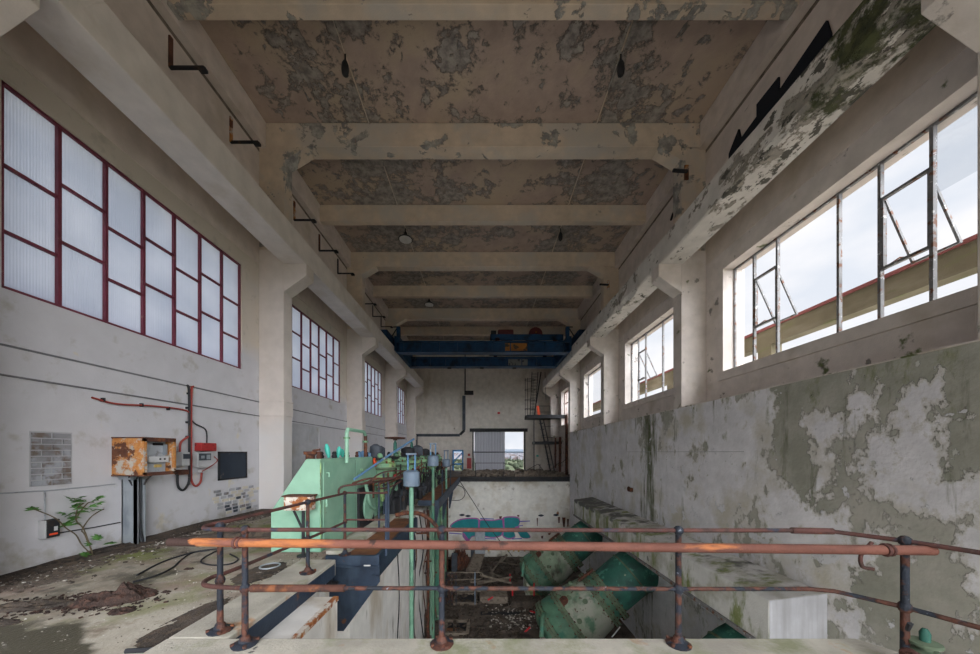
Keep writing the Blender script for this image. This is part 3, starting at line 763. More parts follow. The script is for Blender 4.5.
for (x, y, z0, z1) in posts:
    p = MB().tube([(x, y, z0), (x, y, (z0 + z1) / 2), (x, y, z1)], [.024, .021, .021], 10).build('post', 'rail_paint', t, True)
    MB().ball((x, y, z1), .036, 10).build('rail_joint', 'rail_paint', p, True)
    MB().ball((x, y, z1 - .44), .036, 10, 1.2).build('rail_joint', 'rail_paint', p, True)
    MB().lathe([(.085, 0), (.09, .012), (.07, .022), (.045, .03), (.034, .06), (.026, .07)], (x, y, z0), n=14).build('base_flange', 'rail_paint', p, True)
    bm_ = MB()
    for k in range(4):
        a = k * math.pi / 2 + .6
        bm_.lathe([(.014, 0), (.014, .02)], (x + .078 * math.cos(a), y + .078 * math.sin(a), z0 + .01), n=6)
    b_ = bm_.build('bolts', 'rust_dark', p); b_['kind'] = 'stuff'
# short cross rail over the walkway end and its raised loop
g = thing('walkway_railing', 'bent rusty pipe railing along the blue steel walkway', 'railing', (-1.8, 6, 0))
MB().tube([(-2.1, 5.05, .97), (-1.5, 5.05, .965)], .015, 8).build('cross_rail', 'rail_rust', g, True)
MB().tube([(-2.12, 5.07, .55), (-1.5, 5.07, .55)], .015, 8).build('cross_rail', 'rail_rust', g, True)
MB().tube(smooth_path([(-2.2, 5.0, .93), (-2.2, 5.0, 1.03), (-2.12, 5.05, 1.08), (-1.9, 5.3, 1.09), (-1.85, 5.9, 1.08), (-1.66, 6.3, 1.12), (-1.55, 6.9, 1.2)], 5), .017, 8).build('handrail', 'rail_rust', g, True)
MB().tube(smooth_path([(-1.95, 5.6, 1.08), (-1.88, 5.9, 1.2), (-1.75, 6.2, 1.24), (-1.6, 6.9, 1.2)], 5), .014, 8).build('handrail', 'rail_rust', g, True)
MB().tube(smooth_path([(-1.8, 5.6, .97), (-1.7, 6.0, .96), (-1.55, 6.8, 1.08)], 5), .014, 8).build('handrail', 'rail_rust', g, True)
for (x, y, h) in ((-1.5, 5.06, .97), (-1.62, 5.6, 1.07), (-1.5, 6.7, 1.12), (-2.1, 6.6, 1.0), (-1.5, 12.0, .97), (-1.5, 15, .97)):
    p = MB().tube([(x, y, 0), (x, y, h)], .02, 8).build('post', 'steel_navy', g, True)
    MB().ball((x, y, h), .03, 8).build('rail_joint', 'rail_paint', p, True)
MB().tube([(-1.5, 6.7, 1.1), (-1.5, 12, .97), (-1.5, 15, .97), (-1.5, 20, .97)], .013, 6).build('handrail', 'rail_paint', g, True)
MB().tube([(-1.5, 10.8, .5), (-1.5, 15, .5), (-1.5, 20, .5)], .012, 6).build('handrail', 'rail_paint', g, True)

# the loose thick pipe lashed across the railing
t = thing('loose_pipe', 'long thick orange rusted pipe lashed across the front railing', 'pipe', (0, 2.3, .9))
A, B = Vector((-2.3, 2.40, .94)), Vector((2.87, 2.085, .972))
MB().tube([A.lerp(B, i / 12) for i in range(13)], .031, 12).build('pipe_body', 'pipe_orange', t, True)
for q, r in ((.099, .045), (.945, .042)):
    c = A.lerp(B, q)
    MB().ring(c, B - A, .033, .011, 14, 6).ring(c + Vector((.03, 0, .0)), B - A, .033, .009, 14, 6).build('clamp', 'rail_rust', t, True)
c = A.lerp(B, .945)
MB().tube(smooth_path([c + Vector((-.05, .03, .04)), c + Vector((-.12, .03, -.04)), c + Vector((-.10, .04, -.12)), c + Vector((-.02, .05, -.14))], 4), .012, 6).build('hook', 'rail_rust', t, True)

# valve at the right end of the parapet
t = thing('gate_valve', 'small green and rusty gate valve beside the right railing post', 'valve', (2.86, 2.12, .15))
MB().tube([(2.865, 2.12, .12), (2.865, 2.12, .36)], .032, 10).build('riser', 'rust_dark', t, True)
MB().lathe([(.07, 0), (.07, .02), (.04, .025), (.045, .055), (.07, .06), (.07, .08), (.035, .085), (.035, .11), (.075, .115), (.075, .135), (.03, .14)], (2.865, 2.12, .235), n=14).build('valve_body', 'flange_dark', t, True)
MB().lathe([(.024, 0), (.026, .055), (.018, .075), (.012, .085)], (2.865, 2.12, .37), n=10).build('spindle_cap', 'pump_teal', t, True)
MB().ring((2.72, 2.08, .30), (1, .3, 0), .04, .012, 12, 6).build('handwheel', 'rail_rust', t, True)
MB().box((2.74, 2.10, .30), (.10, .03, .03)).build('wheel_stem', 'rust_dark', t)
MB().tube(smooth_path([(2.75, 2.1, .5), (2.70, 2.08, .47), (2.69, 2.06, .52)], 4), .012, 6).build('wire_hook', 'steel_black', t, True)

# ================================================================ walkway
for (ya, yb, lab) in ((5.0, 7.9, 'blue steel walkway bracket with rust deck nearest the viewer'), (10.7, 20.7, 'long far section of dark blue steel walkway beside engine')):
    t = thing('steel_walkway', lab, 'walkway', (-1.9, ya, -.1), 'steel walkway sections')
    xr = -1.58 if ya < 6 else -1.45
    MB().bx(-2.13, xr - .03, ya + .03, yb, -.035, -.005).build('deck_plate', 'rust_deck', t)
    MB().bx(xr - .06, xr, ya, yb, -.30, .03).bx(xr - .12, xr, ya, yb, -.30, -.285).build('side_channel', 'steel_navy', t)
    MB().bx(-2.40 if ya < 6 else -2.13, xr, ya - .02, ya + .03, -.13, .02).build('end_channel', 'steel_navy', t)
    MB().bx(-2.3 if ya < 6 else -2.1, xr + .01, ya - .06, ya + .03, -.15, -.13).build('end_flange', 'steel_navy', t)
    yy_ = ya + .02
    while yy_ < min(yb, 16):
        MB().prism([(-1.66, yy_, -.15), (-1.66, yy_, -1.12), (-1.70 + .12, yy_, -1.12), (xr - .02 + (.0), yy_, -.62), (xr - .02, yy_, -.15)] if False else
                   [(-2.36 if yy_ < 5.1 else -1.66, yy_, -.15), (-2.36 if yy_ < 5.1 else -1.66, yy_, -1.15), (-2.14 if yy_ < 5.1 else -1.6, yy_, -1.15), (xr - .01, yy_, -.40), (xr - .01, yy_, -.15)], (0, .03, 0)).build('bracket_plate', 'steel_navy', t)
        yy_ += 2.6
    if ya < 6:
        MB().bx(-2.36, -2.28, ya - .08, ya - .02, -.45, -.15).bx(-2.36, -2.2, ya - .06, ya - .02, -.42, -.36).build('fixing_cleat', 'steel_black', t)
        MB().bx(-1.80, -1.70, ya - .065, ya - .058, -.125, -.105).build('paper_tag', 'white_plastic', t)

# sagging rust pipe off the walkway edge
t = MB().tube(smooth_path([(-1.85, 6.9, .26), (-1.6, 7.0, .30), (-1.3, 7.15, .22), (-1.05, 7.3, -.05), (-.97, 7.4, -.35)], 6), .045, 10).build('bent_pipe', 'rust_dark', smooth=True, label='bent brown pipe arching off the walkway into the pit', cat='pipe')

# ================================================================ green engine
E = thing('pump_engine', 'long mint green engine with pipes and levers beside walkway', 'engine', (-3.0, 5.2, 0))
XE = -2.58
sec_ = [(-3.38, 0), (-3.38, .66), (-2.82, 1.49), (XE, 1.49), (XE, 0)]
def secp(y, g=0, x1=None): return [(a if not (x1 and a == XE) else x1, y, b) for a, b in sec_]
cab = MB().prism(secp(5.2), (0, 1.46, 0)).build('end_cabinet', 'mint', E, bevel=.02)
MB().bx(XE, XE + .012, 5.27, 6.6, .06, 1.43).build('cabinet_door', 'mint', cab, bevel=.005)
MB().tube([(XE + .02, 5.36, 1.26), (XE + .06, 5.36, 1.26), (XE + .06, 5.36, 1.19)], .014, 6).build('door_catch', 'mint', cab)
MB().bx(XE + .012, XE + .04, 5.33, 5.40, .70, .84).build('door_handle', 'mint', cab, bevel=.008)
MB().bx(XE - .012, XE + .006, 5.195, 5.207, .02, 1.47).build('corner_gap', 'mint_dirty', cab)
MB().bx(XE, XE + .006, 6.60, 6.62, .06, 1.43).build('door_gap', 'steel_black', cab)
MB().prism(secp(6.66), (0, 1.0, 0)).build('engine_frame', 'mint', E, bevel=.02)
# recess with flywheel gear on the side of the second section
MB().bx(XE, XE + .05, 6.7, 7.6, 0.0, .85).build('gear_recess', 'steel_black', E)
MB().lathe([(.30, 0), (.32, .02), (.32, .05), (.26, .06), (.10, .07)], (XE + .06, 7.15, .42), (1, 0, 0), 22).build('cam_wheel', 'mint', E, True)
MB().tube(smooth_path([(XE + .15, 6.75, .95), (XE + .16, 6.85, .75), (XE + .16, 7.0, .5), (XE + .16, 7.3, .35)], 5), .035, 8).build('rocker_arm', 'mint', E, True)
MB().tube(smooth_path([(XE + .12, 6.8, .9), (XE + .2, 6.95, 1.0), (XE + .2, 7.1, .9), (XE + .2, 7.1, .6)], 5), .022, 8).build('oil_pipe', 'rust_dark', E, True)
MB().lathe([(.0, 0), (.2, .02), (.22, .06), (.16, .1)], (XE + .12, 7.75, .62), (1, .2, .2), 16).build('pulley', 'mint_dirty', E, True)
for k, (yy_, zz_) in enumerate(((6.9, 1.22), (7.05, .98))):
    MB().lathe([(.025, 0), (.025, .04), (.012, .06)], (XE, yy_, zz_), (1, 0, 0), 8).build('knob', 'mint_dirty', E)
# cylinder units
R_ = random.Random(11)
ny = 7
for k in range(ny):
    y0 = 7.75 + k * 1.62
    MB().bx(-3.3, XE - .08, y0, y0 + 1.5, 0, 1.36 + .05 * (k % 2)).build('crankcase_block', 'mint_dirty' if k % 2 else 'mint', E, bevel=.015)
    c_ = MB().lathe([(.34, .25), (.34, 1.18), (.40, 1.20), (.40, 1.30), (.30, 1.34), (.30, 1.44), (.12, 1.46)], (XE - .10, y0 + .75, 0), n=20).build('cylinder', 'mint_dirty', E, True)
    MB().ring((XE - .10, y0 + .75, 1.19), (0, 0, 1), .37, .045, 20, 6).build('cylinder_flange', 'flange_dark', c_, True)
    hb = MB()
    for q in range(8):
        a = q * math.pi / 4
        hb.lathe([(.028, 0), (.028, .07), (.015, .085)], (XE - .10 + .35 * math.cos(a), y0 + .75 + .35 * math.sin(a), 1.29), n=6)
    hb = hb.build('head_bolts', 'rust_dark', c_); hb['kind'] = 'stuff'
    # rods, valves and small pipes on the walkway side
    for j in range(4):
        yy_ = y0 + .15 + j * .38
        MB().tube([(XE + .18, yy_, .1), (XE + .18, yy_, R_.uniform(.9, 1.3))], .022, 7).build('push_rod', R_.choice(['steel_black', 'rust_dark', 'mint_dirty', 'steel_navy']), E, True)
    zz_ = R_.uniform(.85, 1.05)
    MB().tube(smooth_path([(XE + .1, y0, zz_), (XE + .28, y0 + .2, zz_ + .1), (XE + .3, y0 + .7, zz_), (XE + .25, y0 + 1.2, zz_ - .15), (XE + .1, y0 + 1.5, zz_)], 4), .028, 8).build('fuel_pipe', 'rust_dark', E, True)
    MB().tube(smooth_path([(XE + .22, y0 + .3, .2), (XE + .34, y0 + .4, .5), (XE + .34, y0 + .8, .62), (XE + .2, y0 + 1.1, .35)], 4), .03, 8).build('drain_pipe', R_.choice(['rust_dark', 'steel_black']), E, True)
    w = MB().ring((XE + .36, y0 + .55, .75), (1, 0, .2), .13, .016, 16, 6)
    for q in range(3):
        a = q * math.pi / 3
        d = Vector((0, math.cos(a), math.sin(a))) * .13
        c = Vector((XE + .36, y0 + .55, .75)); w.tube([c - d, c + d], .01, 5)
    w.build('handwheel', R_.choice(['mint', 'rust_dark', 'steel_black']), E, True)
    MB().bx(XE + .05, XE + .3, y0 + .95, y0 + 1.25, .45, .75).build('pump_box', R_.choice(['steel_black', 'mint_dirty', 'rust_dark']), E, bevel=.02)
    MB().lathe([(.09, 0), (.09, .16), (.06, .19), (.06, .25)], (XE + .17, y0 + 1.1, .75), n=12).build('injector', R_.choice(['steel_black', 'rust_dark', 'red_plastic']), E, True)
    # dark clutter between the engine and the walkway
    for j in range(3):
        yy_ = y0 + R_.uniform(.1, 1.4); h_ = R_.uniform(.35, 1.0)
        MB().lathe([(.09, 0), (.09, h_ * .5), (.13, h_ * .52), (.13, h_ * .7), (.05, h_ * .75), (.05, h_)], (-2.24 + R_.uniform(-.08, .08), yy_, 0), n=10).build('fuel_filter', R_.choice(['steel_black', 'steel_black', 'rust_dark', 'duct_dark', 'mint_dirty']), E, True)
    MB().tube(smooth_path([(-2.3, y0, .2), (-2.18, y0 + .3, .75), (-2.15, y0 + .9, .85), (-2.28, y0 + 1.4, .3)], 4), .03, 8).build('return_pipe', R_.choice(['steel_black', 'rust_dark']), E, True)
    MB().bx(-2.5, -2.2, y0 + .4, y0 + .95, 0, .42).build('sump_box', 'steel_black', E, bevel=.03)
# things along the top
for k in range(13):
    yy_ = 5.35 + k * .27
    MB().lathe([(.04, 0), (.05, .03), (.035, .07), (.045, .09), (.02, .12)], (-2.68 - .1 * (k % 2), yy_, 1.49), n=8).build('oil_cap', 'steel_black' if k % 3 else 'rust_dark', E, True)
MB().lathe([(.07, 0), (.07, .08), (.10, .09), (.10, .14)], (-2.80, 5.3, 1.47), n=12).build('filler_neck', 'rust_dark', E, True)
MB().tube([(-2.78, 5.34, 1.62), (-2.66, 5.34, 1.64)], .02, 6).build('lever', 'rust_dark', E)
for (yy_, a, h) in ((5.6, -10, .24), (5.95, 8, .2), (6.15, -6, .16)):
    o = Vector((-2.64, yy_, 1.50)); d = Vector((math.sin(math.radians(a)), 0, math.cos(math.radians(a))))
    MB().tube([o, o + d * h * .35, o + d * h * .7, o + d * h], [.02, .04, .045, .02], 8).build('teal_lever', 'teal_lever', E, True)
gp = MB().tube([(-2.50, 6.0, 1.40), (-2.50, 6.0, 1.95), (-2.50, 6.05, 2.02), (-2.48, 6.8, 2.02), (-2.48, 6.9, 1.95)], .035, 10).build('riser_pipe', 'mint', E, True)
MB().tube([(-2.48, 6.9, 1.95), (-2.48, 6.9, 1.5)], .035, 10).build('rusty_leg', 'rust_dark', gp, True)
MB().lathe([(.06, 0), (.06, .035)], (-2.50, 6.0, 1.84), n=10).lathe([(.06, 0), (.06, .035)], (-2.48, 6.9, 1.80), n=10).build('pipe_flange', 'mint_dirty', gp, True)
for (yy_, r, h, mm) in ((7.0, .05, .16, 'blue_rod'), (7.25, .05, .17, 'blue_rod'), (7.6, .05, .13, 'blue_rod'), (8.1, .13, .34, 'duct_dark'), (8.45, .12, .3, 'duct_dark'), (11.6, .22, .32, 'steel_black'), (13.3, .2, .42, 'duct_dark'), (9.9, .05, .5, 'pump_teal'), (12.2, .05, .55, 'pump_teal'), (15, .2, .3, 'steel_black')):
    MB().lathe([(r, 0), (r * 1.1, h * .1), (r * 1.05, h * .8), (r * .7, h * .9), (r * .3, h)], (-2.66, yy_, 1.46), n=12).build('top_canister', mm, E, True)
MB().lathe([(.06, 0), (.06, .03), (.3, .05), (.32, .09), (.06, .11)], (-2.66, 9.9, 1.95), n=16).build('top_wheel', 'rust_dark', E, True)
for k in range(22):
    yy_ = 8.0 + k * .5; h_ = R_.uniform(.06, .2); r_ = R_.uniform(.03, .08)
    MB().lathe([(r_, 0), (r_ * 1.2, h_ * .2), (r_, h_ * .7), (r_ * .5, h_)], (-2.6 + R_.uniform(-.12, .1), yy_, 1.46), n=8).build('oil_cap', R_.choice(['steel_black', 'steel_black', 'rust_dark', 'mint_dirty']), E, True)
for k in range(5):
    y0 = 5.9 + k * .45
    MB().tube(smooth_path([(XE + .1, y0 + .3, 1.0 - k * .06), (XE + .35, y0 + .5, 1.08 - k * .05), (-1.9, y0 + .8, 1.05), (-1.6, y0 + 1.0, 1.12 + k * .04)], 4), .02, 7).build('fuel_pipe', 'rust_dark', E, True)
MB().bx(-2.9, XE + .06, 8.0, 19.0, 1.40, 1.47).build('top_gallery_plate', 'steel_black', E)
MB().ring((XE - .05, 7.95, 1.35), (1, .2, .1), .08, .035, 12, 6).build('orange_coupling', 'orange', E, True)

# switch box on a stand in front of the engine cabinet
t = thing('switch_box', 'rust blotched white switch box on black legs before engine', 'switch box', (-3.1, 5.0, 0))
MB().bx(-3.02, -2.62, 4.95, 5.12, .71, .92).build('box_body', 'box_rust', t, bevel=.01)
MB().bx(-3.04, -2.60, 4.93, 5.14, .92, .94).build('box_lid', 'rust_dark', t)
MB().tube([(-2.90, 5.0, .72), (-2.76, 5.0, .42)], .018, 6).build('strut', 'steel_black', t)
MB().tube([(-2.76, 5.02, .72), (-2.76, 5.02, 0)], .024, 8).build('leg', 'steel_black', t)
MB().lathe([(.09, 0), (.09, .02)], (-2.76, 5.02, 0), n=10).build('foot', 'steel_black', t)

# blue rod leaning over the engine top
MB().tube([(-2.36, 6.0, 1.10), (-2.2, 7.4, 1.48), (-1.95, 9.2, 1.96)], [.022, .024, .03], 8).build('long_rod', 'blue_rod', smooth=True, label='long blue rod leaning diagonally across the engine top', cat='rod')

# valve pillars standing in the pit along the walkway
def pillar(x, y, s, lab, zt, zb, sm='pillar_green'):
    p = thing('valve_pillar', lab, 'valve pillar', (x, y, zb), 'valve pillars beside the walkway')
    MB().tube([(x, y, zb), (x, y, zt - .35 * s)], .042 * s, 10).build('stem', sm, p, True)
    MB().lathe([(.11 * s, 0), (.16 * s, .02), (.16 * s, .29 * s), (.10 * s, .32 * s)], (x, y, zt - .36 * s), n=14).build('motor_box', 'grey_blue', p, True)
    for d in (-.07, .07):
        MB().tube([(x + d * s, y, zt - .04 * s), (x + d * s, y, zt + .28 * s)], .018 * s, 6).build('screw_rod', 'blue_rod', p)
    MB().bx(x - .1 * s, x + .1 * s, y - .04, y + .04, zt + .26 * s, zt + .30 * s).build('yoke', 'grey_blue', p)
pillar(-1.40, 6.4, 1.0, 'blue motor box on mint green valve pillar nearest viewer', 1.28, PIT)
pillar(-1.42, 9.3, 1.0, 'second blue motor on green valve pillar farther along', 1.55, PIT, 'pump_green')
pillar(-1.6, 14.2, 1.1, 'third small blue valve pillar near the far door', 1.35, 0)

# ================================================================ left wall things
XF = -XW
# brick patch where the render was cut away
struct(MB().bx(XF, XF + .006, 4.47, 4.93, 1.12, 1.89), 'brick_bed', 'mortar', parent=wall_left)
R_ = random.Random(2)
for r in range(9):
    z = 1.128 + r * .084
    y = 4.48 - (.11 if r % 2 else 0)
    while y < 4.92:
        a, b = max(y, 4.48), min(y + .215, 4.92)
        if b - a > .03:
            struct(MB().bx(XF, XF + .014 + R_.uniform(0, .008), a, b - .012, z, z + .070), 'brick', 'brick_grey', parent=wall_left)
        y += .225
# exposed rough bricks low on the wall near the column
for r in range(8):
    z = .10 + r * .078
    y = 7.35 + R_.uniform(0, .2)
    while y < 8.95:
        w_ = .21
        cen = abs((y - 8.25) / .8) + abs((z - .45) / .5)
        if cen < R_.uniform(.7, 1.5):
            struct(MB().bx(XF, XF + R_.uniform(.006, .016), y, y + w_ * R_.uniform(.6, .95), z, z + .062), 'brick', R_.choice(['brick_cream', 'brick_cream', 'brick_cream', 'brick_cream', 'mortar', 'mortar', 'brick_grey', 'brick_grey', 'duct_dark']), parent=wall_left)
        y += .225

t = thing('electrical_cabinet', 'rusted open electrical cabinet fixed to the left wall', 'cabinet', (-5.93, 5.7, 1.2))
zb, zt = 1.215, 1.83
MB().bx(XF, -5.66, 5.46, 5.48, zb, zt).build('side_panel', 'cabinet_rust', t)
MB().bx(XF, -5.66, 5.99, 6.01, zb, zt).build('side_panel', 'cabinet_rust', t)
MB().bx(XF, -5.65, 5.45, 6.02, zt, zt + .02).bx(-5.68, -5.65, 5.45, 6.02, zt - .05, zt).build('roof_panel', 'rust_dark', t)
MB().bx(XF, -5.65, 5.45, 6.02, zb - .02, zb).bx(-5.68, -5.65, 5.45, 6.02, zb, zb + .04).build('bottom_panel', 'rust_dark', t)
MB().bx(XF, XF + .02, 5.48, 5.99, zb, zt).build('back_panel', 'panel_inner', t)
MB().bx(-5.685, -5.65, 5.45, 5.50, zb, zt).build('frame_edge', 'cabinet_rust', t)
MB().bx(-5.685, -5.65, 5.97, 6.02, zb, zt).build('frame_edge', 'cabinet_rust', t)
MB().bx(-5.84, -5.80, 5.50, 5.97, zb + .02, zt - .04).build('mounting_plate', 'panel_inner', t)
MB().bx(-5.80, -5.72, 5.60, 5.95, 1.42, 1.52).build('terminal_block', 'white_plastic', t)
for q in (5.78, 5.86):
    MB().bx(-5.72, -5.715, q, q + .03, 1.46, 1.49).build('terminal_socket', 'black', t)
MB().bx(-5.80, -5.77, 5.52, 5.60, 1.56, 1.66).build('relay', 'black', t)
MB().bx(-5.80, -5.78, 5.52, 5.58, 1.68, 1.76).build('warning_label', 'red_plastic', t)
MB().bx(-5.80, -5.78, 5.52, 5.58, 1.44, 1.52).build('warning_label', 'red_plastic', t)
MB().bx(-5.80, -5.77, 5.74, 5.90, 1.72, 1.76).build('relay', 'black', t)
MB().bx(-5.80, -5.74, 5.92, 5.95, 1.55, 1.74).build('bus_bar', 'galv', t)
MB().bx(-5.80, -5.76, 5.76, 5.86, 1.33, 1.38).build('yellow_fuse', 'g_yellow', t)
for i, (a, b) in enumerate((((-6.0, 5.55, zb), (-6.02, 5.62, 1.02)), ((-5.95, 5.65, zb), (-5.99, 5.66, .98)), ((-5.85, 5.8, zb), (-5.95, 5.74, 1.02)))):
    MB().tube([a, ((a[0] + b[0]) / 2 - .03, (a[1] + b[1]) / 2, (a[2] + b[2]) / 2), b], .014, 6).build('cable_tail', 'steel_black', t)
t = thing('cable_trunking', 'grey steel cable channel standing on the floor under the cabinet', 'trunking', (-6.05, 5.68, 0))
MB().bx(XF, -5.95, 5.61, 5.63, 0, 1.13).bx(XF, -5.95, 5.75, 5.77, 0, 1.13).bx(XF, XF + .02, 5.61, 5.77, 0, 1.13).bx(-6.0, -5.95, 5.61, 5.65, 0, 1.13).build('channel', 'galv', t)
for i in range(4):
    x = -6.13 + .05 * i
    MB().tube(smooth_path([(x, 5.66 + .015 * i, 1.16), (x + .01, 5.69, .7), (x + .02, 5.68, .3), (x + .03, 5.67 + .02 * i, .02)], 4), .014, 6).build('cable', 'steel_black', t, True)
MB().bx(XF, -6.0, 5.56, 5.78, 1.13, 1.195).build('top_plate', 'galv', t)

# conduit run with red and black cables
t = thing('conduit_run', 'vertical run of red and black cables clipped to left wall', 'conduit', (-6.17, 6.85, 1.0))
MB().tube(smooth_path([(-6.16, 6.80, 3.0), (-6.15, 6.84, 2.9), (-6.15, 6.85, 2.3), (-6.15, 6.85, 1.3), (-6.15, 6.84, .98), (-6.15, 6.72, .82), (-6.15, 6.60, .90), (-6.15, 6.58, 1.15)], 5), .022, 8).build('black_cable', 'steel_black', t, True)
MB().tube(smooth_path([(-6.16, 6.95, 3.0), (-6.15, 6.90, 2.9), (-6.15, 6.89, 2.3), (-6.15, 6.89, 1.3), (-6.15, 6.90, 1.0), (-6.15, 7.0, .87), (-6.15, 7.12, .95), (-6.15, 7.15, 1.15)], 5), .020, 8).build('red_cable', 'cable_red', t, True)
MB().tube(smooth_path([(-6.17, 5.16, 2.46), (-6.16, 5.5, 2.41), (-6.16, 6.1, 2.46), (-6.16, 6.7, 2.47), (-6.15, 6.86, 2.4), (-6.14, 6.88, 2.2)], 5), .016, 8).build('red_branch', 'cable_red', t, True)
MB().tube(smooth_path([(-6.15, 6.89, 1.95), (-6.14, 6.75, 1.88), (-6.14, 6.64, 1.78), (-6.14, 6.62, 1.6)], 5), .020, 8).build('red_branch', 'cable_red', t, True)
MB().tube(smooth_path([(-6.15, 6.88, 2.28), (-6.15, 7.0, 2.2), (-6.15, 7.22, 2.12), (-6.15, 7.28, 2.0), (-6.15, 7.28, 1.8)], 5), .014, 8).build('black_branch', 'steel_black', t, True)
for z in (2.8, 2.5, 2.2, 1.9, 1.5):
    MB().bx(XF, -6.12, 6.81, 6.83, z, z + .04).build('clip', 'steel_black', t)
for y in (5.3, 5.9, 6.4):
    MB().bx(XF, -6.14, y, y + .02, 2.42, 2.48).build('clip', 'steel_black', t)

t = thing('meter_box', 'small broken white meter box left of the cables', 'box', (-6.12, 6.66, 1.3))
MB().bx(XF, -6.06, 6.59, 6.76, 1.32, 1.60).build('housing', 'white_plastic', t, bevel=.01)
MB().bx(-6.06, -6.04, 6.61, 6.74, 1.46, 1.56).build('meter_face', 'duct_dark', t)
MB().bx(XF, -6.06, 6.58, 6.74, 1.14, 1.24).build('fuse_holder', 'rust_dark', t)
t = thing('alarm_box', 'red alarm box above an open white unit on left wall', 'box', (-6.12, 7.2, 1.3))
MB().bx(XF, -6.04, 7.02, 7.42, 1.62, 1.80).build('red_cover', 'red_plastic', t, bevel=.012)
MB().bx(XF, -6.10, 6.98, 7.36, 1.28, 1.60).build('open_unit', 'white_plastic', t, bevel=.01)
MB().bx(-6.10, -6.07, 7.02, 7.30, 1.42, 1.57).build('circuit_board', 'duct_dark', t)
MB().bx(-6.10, -6.06, 7.04, 7.12, 1.46, 1.52).build('coil', 'galv', t)
MB().bx(-6.10, -6.05, 7.18, 7.26, 1.44, 1.54).build('coil', 'galv', t)
MB().bx(-6.12, -6.05, 7.0, 7.38, 1.27, 1.31).build('tray', 'white_plastic', t)
MB().tube(smooth_path([(-6.07, 7.38, 1.50), (-6.03, 7.42, 1.40), (-6.04, 7.25, 1.28), (-6.06, 7.05, 1.18)], 4), .010, 6).build('loose_wire', 'cable_red', t, True)
MB().bx(-6.15, -6.06, 7.05, 7.2, 1.16, 1.22).build('gland', 'white_plastic', t)
t = thing('wall_plaque', 'black framed square plaque on left wall near column', 'plaque', (-6.18, 8.1, .95))
MB().bx(XF, XF + .02, 7.66, 8.54, .95, 1.59).build('board', 'plaque', t)
for q in ((7.64, 8.56, 1.57, 1.61), (7.64, 8.56, .93, .97), (7.64, 7.68, .93, 1.61), (8.52, 8.56, .93, 1.61)):
    MB().bx(XF, XF + .03, *q).build('frame', 'steel_black', t)
t = thing('socket_box', 'small black socket box low on the left wall', 'socket', (-6.16, 4.64, .38))
MB().bx(XF, -6.10, 4.57, 4.72, .39, .64).build('housing', 'steel_black', t, bevel=.012)
MB().bx(XF, -6.105, 4.555, 4.572, .39, .64).build('back_plate', 'white_plastic', t)
MB().bx(-6.10, -6.097, 4.60, 4.69, .425, .45).build('orange_strip', 'orange', t)
MB().bx(-6.10, -6.097, 4.65, 4.69, .48, .54).build('paper_scrap', 'white_plastic', t)
# thin surface wires
for nm, pts, lab in (('wire', [(-6.19, 3.9, 1.08), (-6.19, 4.7, 1.05), (-6.19, 5.5, 1.06)], 'upper thin wire running along the left wall to the trunking'),
                     ('wire', [(-6.19, 4.75, .42), (-6.19, 5.2, .40), (-6.19, 5.58, .40)], 'lower thin wire from socket box to the trunking'),
                     ('wire', [(-6.19, 4.62, .64), (-6.19, 4.62, .85), (-6.19, 4.62, 1.05)], 'short vertical wire above the black socket box')):
    MB().tube(pts, .009, 6).build(nm, 'steel_black' if 'lower' in lab else 'panel_inner', label=lab, cat='wire', group='wires on the left wall')

# sapling growing at the foot of the wall
t = thing('sapling', 'young leafy sapling growing from dirt by left wall', 'plant', (-6.0, 5.0, 0))
base = Vector((-5.98, 5.02, 0))
stems = [[base, P(88, 540, 4.98), P(83, 528, 4.95), P(76, 520, 4.9), P(78, 508, 4.9), P(84, 503, 4.92)],
         [base, P(85, 535, 5.0), P(82, 530, 5.02), P(90, 518, 5.05), P(98, 512, 5.1), P(104, 509, 5.1)],
         [base, P(82, 545, 5.0), P(76, 535, 4.9), P(66, 528, 4.75), P(55, 518, 4.6), P(34, 509, 4.45)],
         [P(76, 520, 4.9), P(80, 512, 4.9), P(88, 503, 4.9), P(94, 502, 4.9)]]
for s_ in stems:
    MB().tube(smooth_path(s_, 4), .008, 6).build('stem', 'stem', t, True)
def leafmesh(c, size, yaw, tilt):
    m = MB()
    R = Matrix.Rotation(yaw, 3, 'Z') @ Matrix.Rotation(tilt, 3, 'X')
    for k in range(5):
        a = math.radians(-80 + 40 * k); L_ = size * (1 - .13 * abs(k - 2))
        d = Vector((math.sin(a), math.cos(a), 0)); n_ = Vector((math.cos(a), -math.sin(a), 0))
        pts = [Vector((0, 0, 0)), d * L_ * .5 + n_ * L_ * .2, d * L_ * .55 + Vector((0, 0, -.012)), d * L_ - Vector((0, 0, L_ * .25)), d * L_ * .5 - n_ * L_ * .2]
        m.add([Vector(c) + R @ p for p in pts], [(0, 1, 2), (1, 3, 2), (2, 3, 4), (0, 2, 4)])
    return m
R_ = random.Random(4)
lp = [(32, 510, 4.45), (71, 505, 4.88), (78, 502, 4.9), (84, 500, 4.9), (92, 501, 4.9), (96, 500, 4.92), (65, 516, 4.8), (75, 518, 4.9), (70, 520, 4.9), (92, 507, 4.9),
      (86, 512, 4.9), (95, 540, 5.05), (98, 538, 5.1), (88, 557, 4.9), (86, 555, 4.95), (109, 544, 5.2), (111, 543, 5.2), (80, 509, 4.9), (75, 507, 4.9), (66, 526, 4.75), (90, 545, 4.98)]
for (x, y, Y) in lp + [(x_ + R_.uniform(-6, 6), y_ + R_.uniform(-5, 5), Y_) for x_, y_, Y_ in lp[1:11]]:
    c = P(x, y, Y)
    c.x = max(c.x, -6.12)
    leafmesh(c, R_.uniform(.09, .14), R_.uniform(0, 6.28), R_.uniform(.3, 1.1)).build('leaf', 'leaf', t)

